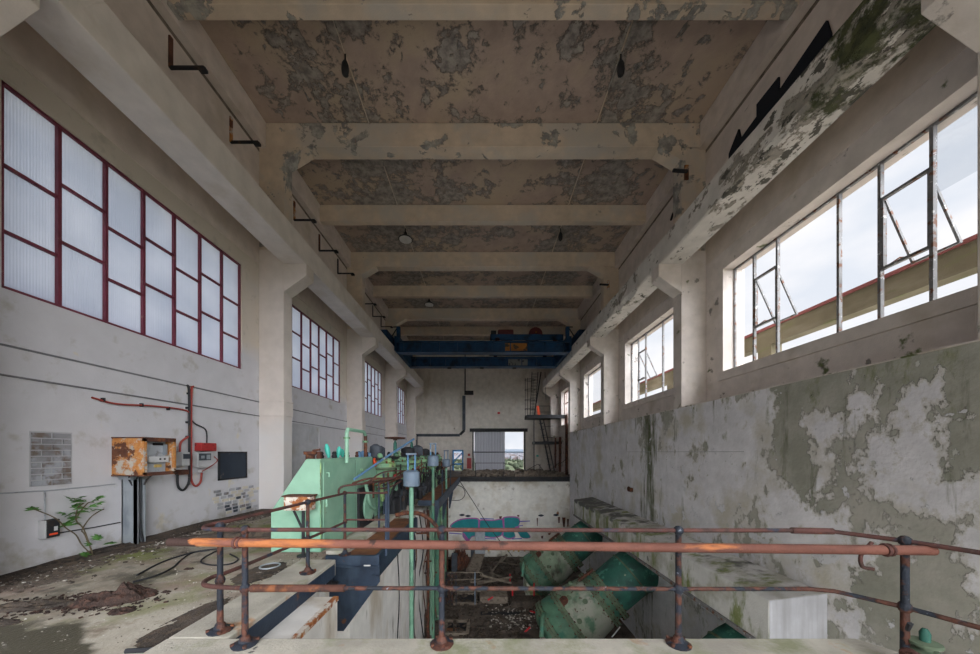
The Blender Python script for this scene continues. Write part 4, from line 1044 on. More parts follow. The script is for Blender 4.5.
# ================================================================ dirt, flakes, cables on the gallery floor
def heap(name, cx, cy, rx, ry, h, matn, seed, label, cat, rot=0, n=26, kind='stuff'):
    v = []; f = []
    for j in range(n + 1):
        for i in range(n + 1):
            u, w = i / n * 2 - 1, j / n * 2 - 1
            x, y = u * rx, w * ry
            d = math.sqrt(u * u + w * w)
            q = noise.fractal((u * 2.2 + seed, w * 2.2, seed), 1.0, 2.1, 5)
            z = h * max(0, 1 - d * d) * (0.55 + .8 * q) + h * .25 * noise.noise((u * 9, w * 9, seed)) - (.25 * h if d > .8 else 0)
            ca, sa = math.cos(rot), math.sin(rot)
            v.append((max(cx + x * ca - y * sa, -6.19), cy + x * sa + y * ca, max(z, -.01) if d < 1 else -.01))
    for j in range(n):
        for i in range(n):
            f.append((j * (n + 1) + i, j * (n + 1) + i + 1, (j + 1) * (n + 1) + i + 1, (j + 1) * (n + 1) + i))
    return MB().add(v, f).build(name, matn, label=label, cat=cat, kind=kind, smooth=True)
heap('dirt_bank', -6.05, 6.6, .34, 3.6, .075, 'dirt', 1.3, 'bank of dark dirt along the foot of left wall', 'dirt')
heap('dirt_bank', -4.9, 8.9, 1.5, .9, .09, 'dirt', 2.3, 'dark dirt mound in front of the green engine', 'dirt')
heap('rust_flakes', -3.98, 3.55, .42, .22, .15, 'rust_flake', 4.1, 'heap of dark red rust flakes on gallery floor', 'rust flakes', .35)
heap('rust_flakes', -4.7, 3.38, .62, .14, .05, 'dirt', 5.1, 'low brown scatter of rotten bark left of rust heap', 'debris', .1)
heap('rust_flakes', -3.62, 3.28, .14, .10, .04, 'rust_flake', 6.1, 'small clump of rust nearest the wet patch', 'rust flakes', .1)
def chips(name, n, zone, matn, label, smin, smax, seed, z0=0.0, kind='stuff'):
    r = random.Random(seed); m = MB()
    for i in range(n):
        x, y = zone(r)
        s = r.uniform(smin, smax)
        m.box((x, y, z0 + s * .15), (s, s * r.uniform(.3, .9), s * r.uniform(.15, .5)), Matrix.Rotation(r.uniform(0, 6.28), 3, 'Z') @ Matrix.Rotation(r.uniform(-.5, .5), 3, 'X'))
    return m.build(name, matn, label=label, cat='debris', kind=kind)
chips('floor_chips', 900, lambda r: (-6.14 + abs(r.gauss(0, .5)), r.uniform(3.0, 9.5)), 'dirt', 'dark dirt crumbs scattered along the left wall', .012, .045, 1)
chips('floor_chips', 420, lambda r: (-6.1 + abs(r.gauss(0, .4)), r.uniform(3.4, 9.0)), 'chip_light', 'pale paint chips scattered along the left wall', .01, .035, 2)
chips('floor_chips', 600, lambda r: (-2.5 - abs(r.gauss(0, .22)), r.uniform(2.4, 5.2)), 'dirt', 'dark crumbs scattered beside the kerb', .005, .016, 3)
chips('floor_chips', 240, lambda r: (r.uniform(-4.9, -2.5), r.uniform(2.5, 6.0)), 'chip_light', 'pale chips scattered over the gallery floor', .006, .018, 4)
chips('floor_chips', 600, lambda r: (r.gauss(-4.25, .35), r.gauss(3.45, .13)), 'rust_flake', 'red brown rust crumbs around the flake heap', .008, .04, 5)
for (x, y, r_, lab) in ((189, 569, .05, 'flat rust scab on floor nearer the cable'), (166, 592, .04, 'flat rust scab on the floor nearer the wall')):
    p = P(x, y, EYE * FP / (y - VY))
    heap('rust_scab', p.x, p.y, r_ * 1.5, r_, .025, 'rust_flake', x * .1, lab, 'rust', n=8, kind=None)
heap('dirt_patch', -2.78, 3.1, .24, .55, .022, 'dirt', 7.7, 'thin dark dirt patch against the near kerb', 'dirt')
heap('dirt_patch', -2.95, 4.35, .3, .5, .022, 'dirt', 8.4, 'thin dark dirt patch before the switch box', 'dirt')
heap('dirt_patch', -4.75, 3.05, .5, .12, .02, 'dirt', 11.4, 'thin dark dirt streak beside the wet patch', 'dirt')
p = P(183, 638, EYE * FP / (638 - VY))
heap('rust_lump', p.x, p.y, .07, .06, .08, 'rust_dark', 3.3, 'orange brown rust lump near the kerb corner', 'rust', n=10, kind=None)
MB().ring(P(270, 566, 4.55) * 1 + Vector((0, 0, .0)), (0, 0, 1), .12, .012, 24, 6).build('wire_hoop', 'galv', smooth=True, label='pale wire hoop lying on the gallery floor', cat='hoop')
def fl_pt(x, y):
    Y = (EYE - .012) * FP / (y - VY); return P(x, y, Y)
MB().tube(smooth_path([fl_pt(*q) for q in ((137, 575), (160, 563), (180, 556), (200, 551), (217, 549))], 5), .012, 6).build('floor_cable', 'steel_black', smooth=True, label='upper black cable trailing across gallery floor', cat='cable')
MB().tube(smooth_path([fl_pt(*q) for q in ((133, 582), (155, 576), (172, 568), (181, 560), (192, 553), (210, 550))], 5), .012, 6).build('floor_cable', 'steel_black', smooth=True, label='lower black cable trailing across gallery floor', cat='cable')
MB().tube(smooth_path([fl_pt(*q) for q in ((218, 550), (205, 557), (201, 562), (212, 565), (230, 564), (238, 559), (230, 554))], 5), .011, 6).build('floor_cable', 'steel_black', smooth=True, label='black cable loop on floor behind the railing post', cat='cable')
MB().tube(smooth_path([fl_pt(126, 651), fl_pt(150, 650), fl_pt(180, 648)], 4), .02, 6).build('floor_pipe', 'steel_black', smooth=True, label='short black pipe at the bottom of gallery floor', cat='pipe')
MB().tube([(-5.3, 5.75, .06), (-4.4, 5.95, .08), (-3.5, 6.15, .07)], [.06, .09, .08], 8).build('rotten_log', 'dirt', smooth=True, label='dark rotten timber lying before the engine', cat='timber')
MB().bx(-4.6, -3.4, 6.2, 6.35, 0, .10).build('timber_board', 'g_yellow', label='short pale yellow board on the floor before the engine', cat='board')

# ================================================================ brackets on the upper walls
for i, y in enumerate((6.46, 8.01, 10.7, 12.33, 13.9, 16.75, 18.3, 19.8)):
    t = thing('conductor_bracket', ['first', 'second', 'third', 'fourth', 'fifth', 'sixth', 'seventh', 'eighth'][i] + ' L-shaped black bracket from the viewer on upper left wall', 'bracket', (XF, y, 9.2), 'brackets on the upper left wall')
    MB().bx(XF + .013, XF + .05, y - .035, y + .035, 9.18, 9.8).build('upright', 'rust_dark' if i in (0, 3, 5) else ('cabinet_rust' if i in (1, 2) else 'steel_black'), t)
    MB().bx(XF + .013, -5.50, y - .025, y + .025, 9.17, 9.21).build('arm', 'steel_black', t)
    MB().bx(-5.60, -5.46, y - .04, y + .04, 9.11, 9.17).build('insulator', 'steel_black', t)
for i, (x, y, Y) in enumerate(((683, 172, 9.0), (606, 285, 14.8))):
    p = P(x, y, Y)
    t = thing('rusty_bracket', ('near' if i == 0 else 'far') + ' orange rusted bracket on right column under ceiling', 'bracket', p, 'rusted brackets on right columns')
    MB().bx(p.x + .05, p.x + .16, Y + .0, Y + .03, p.z - .2, p.z + .2).build('wall_plate', 'cabinet_rust', t)
    MB().tube([(p.x + .1, Y - .02, p.z), (p.x - .3, Y - .05, p.z)], .045, 8).build('arm', 'steel_black', t, True)
for i, pts in enumerate((((671, 220, 9.6), (674, 212, 9.6), (682, 205, 9.6), (692, 204, 9.6)), ((599, 320, 15.6), (600, 312, 15.6), (605, 306, 15.6), (610, 307, 15.6)))):
    MB().tube(smooth_path([P(*q) for q in pts], 4), .03, 6).build('bent_rod', 'steel_black', smooth=True, label=('near' if i == 0 else 'far') + ' bent black rod above the right crane beam', cat='rod', group='bent rods')
# black notched board above the right crane beam
XB = XW - .065
pr = [(8.17, 7.7), (8.17, 9.05), (7.86, 9.36), (7.80, 9.07), (7.34, 9.13), (7.34, 9.40), (6.80, 9.40), (6.80, 9.10), (5.85, 9.32), (5.78, 9.0), (5.78, 7.7)]
MB().prism([(XB, y, z) for y, z in pr], (.045, 0, 0)).build('notched_board', 'black_panel', label='flat black notched board on upper right wall above beam', cat='board')
# ceiling conduits and hanging lamps
for i, sx in enumerate((-1, 1)):
    MB().tube([(sx * 3.14, Y0 + .1, SLAB - .03), (sx * 3.14, 27.5, SLAB - .03)], .02, 6).build('ceiling_conduit', 'beam_paint', label=('left' if sx < 0 else 'right') + ' long thin conduit running along the ceiling slab', cat='conduit')
for i, (sx, y, kind) in enumerate(((-1, 7.45, 0), (1, 7.45, 0), (-1, 13.25, 1), (1, 13.25, 0), (-1, 19.1, 1))):
    t = thing('pendant_lamp', ['black bulb holder hanging from ceiling at near left', 'black bulb holder hanging from ceiling at near right', 'white shaded pendant lamp hanging in second ceiling bay', 'small dark lamp holder hanging at right of second bay', 'far white shaded pendant lamp above crane'][i], 'lamp', (sx * 3.14, y, SLAB), 'ceiling lamps')
    x = sx * 3.14
    MB().tube([(x, y, SLAB - .02), (x, y, SLAB - .22)], .02, 6).build('cord', 'lamp_black', t)
    if kind == 0:
        MB().lathe([(.04, 0), (.075, -.08), (.085, -.2), (.07, -.3), (.03, -.34)], (x, y, SLAB - .2), n=12).build('bulb_holder', 'lamp_black', t, True)
    else:
        MB().lathe([(.05, 0), (.08, -.1), (.12, -.14), (.28, -.27), (.29, -.29)], (x, y, SLAB - .2), n=16).build('lamp_shade', 'lamp_black', t, True)
        MB().lathe([(.25, 0), (.25, -.03), (.1, -.07)], (x, y, SLAB - .48), n=16).build('diffuser', 'lamp_white', t, True)

# ================================================================ bridge crane
C = thing('bridge_crane', 'dark blue overhead bridge crane spanning the far bays', 'crane', (0, 19.5, 7.53))
for j, y in enumerate((18.0, 21.0)):
    gdr = MB().bx(-4.75, 4.75, y, y + .04, 7.12, 7.62).build('girder', 'crane_blue', C)
    MB().bx(-4.75, 4.75, y - .12, y + .4, 7.62, 7.68).build('top_flange', 'crane_blue', gdr)
    MB().bx(-4.75, 4.75, y - .12, y + .4, 7.06, 7.12).build('bottom_flange', 'crane_blue', gdr)
    MB().bx(-4.75, 4.75, y + .3, y + .34, 7.12, 7.62).build('rear_web', 'crane_blue', gdr)
    for x in [-4.4 + .98 * k for k in range(10)]:
        MB().bx(x, x + .05, y - .1, y, 7.12, 7.62).build('stiffener', 'crane_blue', gdr)
    MB().bx(-4.75, 4.75, y + .12, y + .18, 7.68, 7.74).build('crab_rail', 'rust_dark', gdr)
MB().bx(1.22, 2.42, 17.97, 18.0, 7.17, 7.58).build('yellow_plate', 'crane_yellow', C)
MB().bx(1.62, 2.86, 20.97, 21.0, 7.16, 7.55).build('white_plate', 'plate_white', C)
for s in (-1, 1):
    e = MB().bx(s * 5.2 - .22, s * 5.2 + .22, 17.0, 22.4, 7.62, 7.98).build('end_truck', 'crane_blue', C, bevel=.02)
    MB().bx(min(s * 4.7, s * 5.2), max(s * 4.7, s * 5.2), 17.9, 18.45, 7.2, 7.75).bx(min(s * 4.7, s * 5.2), max(s * 4.7, s * 5.2), 20.9, 21.45, 7.2, 7.75).build('truck_bracket', 'crane_blue', e) if False else None
    MB().prism([(s * 4.6, 18.0, 7.1), (s * 4.88, 18.0, 7.2), (s * 4.88, 18.0, 7.98), (s * 4.6, 18.0, 7.98)], (0, 3.4, 0)).build('end_plate', 'crane_blue', e)
    for y in (17.4, 22.0):
        MB().lathe([(.16, -.07), (.2, -.06), (.16, -.04), (.16, .04), (.2, .06), (.16, .07)], (s * 5.2, y, 7.69), (1, 0, 0), 18).build('wheel', 'rust_dark', e, True)
    MB().bx(s * 4.66 - .09, s * 4.66 + .09, 17.95, 18.15, 7.6, 8.5).build('side_post', 'crane_blue', C)
    MB().tube([(s * 4.72, 18.05, 8.48), (s * 5.05, 18.05, 7.95)], .03, 6).tube([(s * 4.62, 18.05, 8.5), (s * 4.95, 18.05, 8.5)], .03, 6).build('side_brace', 'steel_black', C)
# crab with its winding drums
crab = MB().bx(.40, 4.45, 18.1, 18.2, 7.80, 8.12).bx(.40, 4.45, 21.0, 21.1, 7.80, 8.12).bx(.40, .5, 18.1, 21.1, 7.80, 8.12).bx(4.35, 4.45, 18.1, 21.1, 7.80, 8.12).build('crab_frame', 'crane_blue', C)
for x in (.8, 4.0):
    for y in (18.15, 21.15):
        MB().lathe([(.13, -.05), (.13, .05)], (x, y, 7.84), (0, 1, 0), 14).build('crab_wheel', 'rust_dark', C, True)
MB().lathe([(.35, 0), (.4, .03), (.4, .1), (.26, .12), (.26, 1.4), (.4, 1.42), (.4, 1.5)], (3.0, 18.6, 8.32), (0, 1, 0), 20).build('winding_drum', 'crane_red', C, True)
MB().lathe([(.05, 0), (.05, .06)], (3.02, 18.54, 8.40), (0, 1, 0), 8).build('brass_oiler', 'crane_yellow', C)
MB().bx(.85, 1.75, 18.6, 19.5, 8.12, 8.60).build('motor', 'crane_red', C, bevel=.08)
MB().bx(.45, .75, 18.4, 19.0, 8.12, 8.45).build('gearbox', 'steel_black', C, bevel=.03)
MB().prism([(-4.3, 19.5, 7.7), (-3.9, 19.5, 7.7), (-4.2, 19.5, 8.25)], (0, .06, 0)).build('angle_gusset', 'rust_dark', C)
MB().tube([(-2.2, 20.3, 7.75), (-2.2, 20.3, 7.95), (-1.1, 20.3, 7.95), (-1.1, 20.3, 7.75)], .025, 6).build('hand_hoop', 'steel_black', C)
for x in (-2.3, -.2, 1.9):
    MB().bx(x, x + .25, 21.1, 21.2, 6.98, 7.06).build('hanger', 'steel_black', C)

# ================================================================ far end
YB = Y1
t = thing('wall_duct', 'dark cable duct stepping down the far wall', 'duct', (-2.2, YB - .1, 3.0))
def pb(x0, x1, y0, y1, d0=.16, d1=.0, Y=YB):
    a = P(x0, y1, Y); b = P(x1, y0, Y)
    return MB().bx(a.x, b.x, Y - d0, Y - d1, a.z, b.z)
pb(462.5, 465.5, 396, 430).build('vertical_duct', 'duct_dark', t)
pb(416, 460, 434, 436.5).build('horizontal_duct', 'duct_dark', t)
pb(415, 417.5, 434, 452).build('drop_duct', 'duct_dark', t)
pb(464.5, 473.5, 391, 395).build('junction_box', 'steel_black', t)
pb(464.6, 465.6, 320, 391, .06).build('feed_conduit', 'steel_black', t)
t = MB().prism([P(459, 434, YB - .02), P(464, 429, YB - .02), P(465.5, 431, YB - .02), P(461, 435.5, YB - .02)], (0, -.1, 0)).build('duct_elbow', 'steel_black', t)
t = thing('red_board', 'narrow red board on the far wall beside doorway', 'board', P(469, 468, YB))
pb(467, 471.3, 458, 468.5, .08).build('board', 'red_plastic', t)
pb(467.8, 470.3, 453.5, 456, .05).build('small_sign', 'red_plastic', t)
pb(497.5, 500, 412, 414, .02).build('red_mark', 'bright_red', label='tiny red paint mark high on the far wall', cat='mark')

# caged ladder and stair tower at the right
YT = 26.3
t = thing('ladder_tower', 'black steel stair and caged ladder tower in far corner', 'ladder', P(545, 474, YT))
def seg(x0, y0, x1, y1, r=.035, Y=YT, Y2=None): return MB().tube([P(x0, y0, Y), P(x1, y1, Y2 or Y)], r, 6)
seg(534, 418, 534, 473).build('tower_post', 'steel_black', t)
seg(534, 418, 534, 473, Y=27.4).build('tower_post', 'steel_black', t)
pb(524.5, 561.5, 417, 420, 1.6, 0, YT + .8).build('upper_landing', 'steel_black', t)
pb(532, 560, 442, 444.5, 1.4, 0, YT + .8).build('lower_landing', 'steel_black', t)
seg(540, 420, 551, 474, .06).build('stair_stringer', 'steel_black', t)
seg(543.5, 420, 555, 474, .05, 27.1).build('stair_stringer', 'steel_black', t)
for k in range(9):
    q = (k + .5) / 9
    a = P(540 + 11 * q, 420 + 54 * q, YT); b = P(543.5 + 11.5 * q, 420 + 54 * q, 27.1)
    MB().bx(a.x, a.x + .25, YT, 27.1, a.z - .015, a.z + .015).build('stair_tread', 'steel_black', t)
# ladder with cage
for x in (532, 537):
    seg(x + (0 if x < 535 else 1), 372, x - 2, 418, .03).build('ladder_stringer', 'steel_black', t)
for k in range(15):
    y = 374 + k * 3
    seg(532 - (y - 372) * .04, y, 537.5 - (y - 372) * .05, y, .018).build('ladder_rung', 'steel_black', t)
for k, y in enumerate((380, 390, 400, 409, 416)):
    c = P(530, y, YT - .25)
    MB().ring(c, (0, 0, 1), .42, .02, 16, 5).build('cage_hoop', 'steel_black', t)
for x in (525.3, 527.5, 533):
    seg(x, 378, x, 418, .018, YT - .5).build('cage_bar', 'steel_black', t)
seg(541, 372, 534, 418, .05).build('brace', 'steel_black', t)
for (x0, y0, x1, y1) in ((536, 406, 550, 406), (550, 406, 550, 418), (536, 412, 550, 412), (552, 428, 552, 443), (541, 427, 553, 426), (541, 437, 556, 438), (545, 372, 546, 400)):
    seg(x0, y0, x1, y1, .018).build('guard_rail', 'steel_black', t)
MB().prism([P(536.5, 406, YT - .05), P(539, 405.5, YT - .05), P(540.5, 416, YT - .05), P(538, 416.5, YT - .05)], (0, .06, 0)).build('orange_panel', 'orange', label='bright orange panel hanging on the ladder tower', cat='panel')
pb(536.3, 538.6, 455, 456.7, .03, 0, YT).build('green_tag', 'teal_lever', t)
for i, (x, y0, y1) in enumerate(((555.5, 438, 468), (560, 437, 474), (566.5, 415, 476))):
    Y = (25.2, 24.6, 23.0)[i]
    MB().tube([P(x, y0, Y), P(x, y1, Y)], (.06, .10, .10)[i], 8).build('rust_standpipe', 'rust_dark', smooth=True, label=['thin', 'middle', 'tallest'][i] + ' brown standpipe at right end of far platform', cat='pipe', group='rusty standpipes')
# platform rail and litter
t = thing('platform_railing', 'thin black railing along the front of far platform', 'railing', (2.5, 21.1, 0))
for (a, b) in (((474, 463), (504, 463)), ((504, 463), (527, 471)), ((527, 470), (538, 464)), ((538, 464), (543, 470)), ((548, 472), (560, 462)), ((560, 464), (566, 459))):
    MB().tube([P(a[0], a[1], 21.3), P(b[0], b[1], 21.3)], .018, 6).build('rail', 'steel_black', t)
for x, y0 in ((475.5, 463), (504, 462), (540, 464), (571.5, 464)):
    MB().tube([P(x, y0, 21.2), P(x, 477, 21.2)], .025, 6).build('post', 'steel_black', t)
chips('platform_litter', 260, lambda r: (r.uniform(-1.5, 5.4), r.uniform(21.2, 27.8)), 'wood_grey', 'broken timber and rubbish lying over the far platform', .1, .5, 9)
MB().tube([P(571.5, 478, 20.7), P(571.5, 545, 20.7)], .05, 8).build('corner_pipe', 'steel_black', label='dark vertical pipe at the corner of pit end wall', cat='pipe')
# hanging cables under the walkway end
MB().tube(smooth_path([P(459, 480, 20.0), P(474, 503, 19.6), P(490, 528, 19.0), P(512, 556, 19.4)], 5), .022, 6).build('slack_cable', 'steel_black', smooth=True, label='black cable hanging from platform into the pit', cat='cable')
MB().tube(smooth_path([P(452, 484, 20), P(462, 487, 19.8), P(465, 494, 19.6), P(460, 500, 19.6), P(448, 500, 19.8)], 5), .022, 6).build('slack_cable', 'steel_black', smooth=True, label='curled black cable at top left of pit wall', cat='cable')

# graffiti painted on the pit end wall
gy = 20.915
def paint(pts, matn, d, name='graffiti'):
    struct(MB().prism([P(x, y, gy - d) for x, y in pts], (0, d * .9, 0)), name, matn, parent=wall_pit)
import itertools
def blob(pts, k=4):
    q = [Vector((x, y, 0)) for x, y in pts]; n = len(q); out = []
    for i in range(n):
        p0, p1, p2, p3 = q[i - 1], q[i], q[(i + 1) % n], q[(i + 2) % n]
        for j in range(k):
            t_ = j / k
            v = .5 * ((2 * p1) + (p2 - p0) * t_ + (2 * p0 - 5 * p1 + 4 * p2 - p3) * t_ * t_ + (3 * p1 - p0 - 3 * p2 + p3) * t_ ** 3)
            out.append((v.x, v.y))
    return out
letters = [[(451, 527), (458, 521), (470, 519), (478, 520), (479, 527), (478, 535), (472, 536), (468, 540), (463, 536), (462, 530)],
           [(480, 521), (492, 521), (502, 520), (503, 526), (502, 534), (494, 537), (484, 536), (478, 537), (480, 529)],
           [(503, 519), (511, 517.5), (518, 518.5), (519.5, 523), (517, 527), (514, 531), (515, 536), (509, 538), (503, 535), (504, 527)],
           [(517, 530), (524, 530), (530, 536), (528, 538), (522, 537.5), (519, 534)]]
for L_ in letters:
    cx = sum(p[0] for p in L_) / len(L_); cy = sum(p[1] for p in L_) / len(L_)
    paint(blob([(cx + (x - cx) * 1.07, cy + (y - cy) * 1.13) for x, y in L_]), 'g_purple', .004, 'graffiti_outline')
    paint(blob(L_), 'g_teal', .008, 'graffiti_letter')
for (x0, y0, x1, y1) in ((449, 533, 462, 534), (452, 530.5, 460, 531), (519, 521.5, 530, 521), (484, 538.5, 496, 539), (512, 539, 522, 538.5), (480, 518.6, 494, 519), (517, 526, 523, 525.6)):
    paint([(x0, y0 - .5), (x1, y1 - .4), (x1, y1 + .4), (x0, y0 + .5)], 'g_blue', .006, 'graffiti_stroke')
for (x, y) in ((462, 515), (468, 516), (541, 515.5), (556, 515)):
    paint(blob([(x - 3, y), (x, y - 1.2), (x + 3, y), (x, y + 1.2)]), 'g_dark', .005, 'graffiti_smear')
for q in ([(478.3, 519.5), (480, 519.5), (479.6, 530), (478, 537), (476.6, 537), (478, 529)], [(502.2, 519), (504.2, 518.5), (504.6, 528), (503, 536), (501.6, 535), (503, 527)], [(514.5, 527), (519, 526), (521, 532), (519, 531), (516.5, 529)], [(462, 533), (464, 533), (470, 541), (467, 541.5)]):
    paint(q, 'g_purple', .011, 'graffiti_stroke')
for q in ([(536.6, 518), (538, 518), (537.6, 526), (537, 526)], [(558, 517), (560, 517), (559.6, 523), (558.4, 523)], [(562, 517.5), (565.5, 517.5), (564.8, 527), (563.2, 527)], [(567, 519), (569, 519), (568.4, 526), (567.4, 526)], [(541, 536), (543.4, 535.6), (543, 538.6), (541.2, 538.4)], [(548, 533), (551, 532.6), (550, 535), (548.4, 535)], [(499, 516.5), (502, 516), (501.5, 519), (499.5, 519)], [(517, 515), (519.5, 514.8), (519, 516.8), (517.4, 516.6)]):
    paint(q, 'rust_dark', .003, 'rust_stain')
for i, (x, y) in enumerate(((485, 549), (489, 549.5), (509, 550), (514, 549.5), (519, 550), (525, 549.5), (530, 549))):
    paint([(x - 1.4, y - 2), (x + 1.2, y - 2), (x + .4, y + 2), (x - 1.2, y + 2)], 'g_yellow', .004, 'graffiti_stroke')

# ================================================================ pump casings in the pit
def pump(Yc, lab, first=None):
    t = thing('pump_casing', lab, 'pump', (3.5, Yc, PIT), 'green pump casings in the pit')
    ax = Vector((-.80, 0, -.60)).normalized()
    A_ = Vector((4.15, Yc, -3.15))                   # upper flange centre
    # elbow out of the wall
    path = [Vector((5.62, Yc, -2.3)), Vector((5.2, Yc, -2.36)), Vector((4.85, Yc, -2.58)), A_ - ax * .28, A_]
    sp = smooth_path(path, 5)
    e = MB().tube(sp, .75, 28).build('elbow', 'pump_teal', t, True)
    MB().ring(sp[9], sp[10] - sp[8], .75, .03, 28, 6).build('weld_band', 'flange_dark', e, True)
    def flange(c, r, nm='flange', th=.085, m_='flange_dark'):
        f_ = MB().lathe([(r * .8, -th), (r, -th), (r, -.012), (r * .93, -.01), (r * .93, .01), (r, .012), (r, th), (r * .8, th)], c, ax, 36).build(nm, m_, t, True)
        b = MB(); u = ax.orthogonal().normalized(); w = ax.cross(u)
        for k in range(24):
            a = 2 * math.pi * k / 24
            p = c + (u * math.cos(a) + w * math.sin(a)) * (r * .955)
            b.lathe([(.025, -th - .035), (.025, th + .035)], p, ax, 6)
        b_ = b.build('flange_bolts', 'rust_dark', f_); b_['kind'] = 'stuff'
    flange(A_ - ax * .02, .92)
    MB().lathe([(.80, 0), (.80, .32)], A_, ax, 32).build('spacer_ring', 'pump_green', t, True)
    flange(A_ + ax * .32, .95)
    B0 = A_ + ax * .32
    MB().lathe([(.84, .0), (.90, .2), (.98, .7), (1.0, .95), (.97, 1.12)], B0, ax, 40).build('casing_body', 'pump_body', t, True)
    flange(B0 + ax * 1.13, 1.08)
    C0 = B0 + ax * 1.18
    MB().lathe([(.97, 0), (1.02, .15), (1.03, .45), (.95, .6)], C0, ax, 40).build('lower_casing', 'pump_green', t, True)
    flange(C0 + ax * .60, 1.05)
    MB().lathe([(.95, .6), (.9, .8), (.65, .95), (.2, 1.0)], C0, ax, 36).build('end_cover', 'pump_green', t, True)
    # saddle to the pit floor
    MB().bx(2.0, 3.6, Yc - .5, Yc + .5, PIT, PIT + .55).build('saddle', 'plinth_concrete', t)
    u = Vector((0, -1, 0)); w = ax.cross(u).normalized()
    if w.z < 0: w = -w
    for (h, a) in ((.4, 40), (.75, 62), (.9, 20), (.45, 95), (1.0, 75)):
        d = u * math.cos(math.radians(a)) + w * math.sin(math.radians(a))
        p = B0 + ax * h + d * (.86 + .11 * h)
        MB().lathe([(.08, 0), (.08, .06), (.05, .07), (.05, .12)], p, d, 10).build('inspection_plug', 'flange_dark', t, True)
    d = (u * .5 + w).normalized()
    MB().lathe([(.16, -.03), (.16, .05), (.08, .06)], B0 + ax * .95 + d * .97, d, 12).build('access_cover', 'rust_dark', t, True)
    MB().tube(smooth_path([C0 + ax * .5 + u * .6 + w * 1.0, C0 + ax * .55 + u * .9 + w * 1.1, C0 + ax * .9 + u * 1.2 + w * .8], 4), .07, 10).build('drain_pipe', 'pump_green', t, True)
    MB().tube([A_ + w * 1.05 + u * .3 - ax * .1, A_ + w * 1.05 + u * .3 + ax * .5], .05, 8).build('tie_rod', 'rust_dark', t, True)
    return t
p0 = pump(11.0, 'large green flanged pump casing in the middle of the pit')
p1 = dup(p0, (0, 4.8, 0), 'farthest green pump casing against the pit end wall')
p2 = dup(p0, (0, -4.85, 0), 'nearest green pump elbow low under the concrete plinth')

# ================================================================ pit floor and services
def hatch(x0, x1, y0, y1, lab):
    """square opening drawn flat on the floor, with a raised concrete rim"""
    Y_a = (EYE - PIT) * FP / (y1 - VY); Y_b = (EYE - PIT) * FP / (y0 - VY)
    xa = (x0 - VX) * Y_a / FP; xb = (x1 - VX) * Y_a / FP
    t = thing('floor_hatch', lab, 'hatch', ((xa + xb) / 2, (Y_a + Y_b) / 2, PIT), 'pit floor hatches')
    MB().bx(xa, xb, Y_a, Y_b, PIT, PIT + .012).build('opening_dark_sheet', 'black', t)  # black sheet stands in for the darkness down the opening
    for q in ((xa - .12, xb + .12, Y_a - .12, Y_a), (xa - .12, xb + .12, Y_b, Y_b + .12), (xa - .12, xa, Y_a, Y_b), (xb, xb + .12, Y_a, Y_b)):
        MB().bx(*q, PIT, PIT + .1).build('rim', 'wood_grey', t)
hatch(446, 466, 623, 634, 'nearest square dark hatch in the pit floor')
hatch(456, 474, 595, 604, 'second dark hatch behind the blue cage in pit')
MB().bx(-1.5, -.9, 12.0, 12.35, PIT, PIT + .06).build('hatch_cover', 'rust_deck', label='rusty plate beside the nearest pit hatch', cat='plate')
t = thing('concrete_block', 'low concrete block in the pit beside blue cage', 'block', (.3, 14.6, PIT))
MB().bx(-.15, 1.1, 14.4, 15.2, PIT, PIT + .32).build('block', 'wood_grey', t, bevel=.04)
MB().bx(-.1, 2.6, 13.45, 13.7, PIT, PIT + .02).build('slot_cover', 'black', label='dark slot across the pit floor before concrete block', cat='slot')
MB().bx(1.2, 2.5, 13.95, 14.55, PIT, PIT + .32).build('machine_base', 'dirt', label='dark machine base between red rods in the pit', cat='base')
# grey duct dropping to the pit floor
t = thing('pit_duct', 'grey bent duct standing against the pit end wall', 'duct', (-.2, 19.6, PIT))
MB().bx(-.48, .12, 19.6, 20.0, -4.5, -3.2).build('duct_drop', 'galv', t)
MB().prism([(-.48, 19.6, -4.5), (.12, 19.6, -4.5), (-.25, 18.0, PIT), (-.95, 18.0, PIT)], (0, .45, .1)).build('duct_foot', 'wood_grey', t)
# blue cage
t = thing('pipe_cage', 'thin grey blue tube cage around the pit hatch', 'cage', (-.9, 15, PIT))
Yc = 14.3
for x in (446, 449, 452, 456, 475):
    MB().tube([P(x, 572, Yc), P(x, 605, Yc)], .03, 6).build('upright', 'rail_paint' if x != 475 else 'grey_blue', t)
for y in (573, 580, 588, 591, 600):
    MB().tube([P(445, y, Yc), P(457, y, Yc)], .02, 6).build('bar', 'rail_paint', t)
MB().tube([P(448, 572.5, Yc), P(481, 572.5, Yc), P(483, 574, Yc), P(483, 577, Yc), P(480, 579, Yc), P(450, 580, Yc)], .025, 6).build('hoop_rail', 'wood_grey', t)
MB().tube([P(450, 591, Yc), P(481, 591, Yc), P(482, 588, Yc)], .022, 6).build('hoop_rail', 'wood_grey', t)
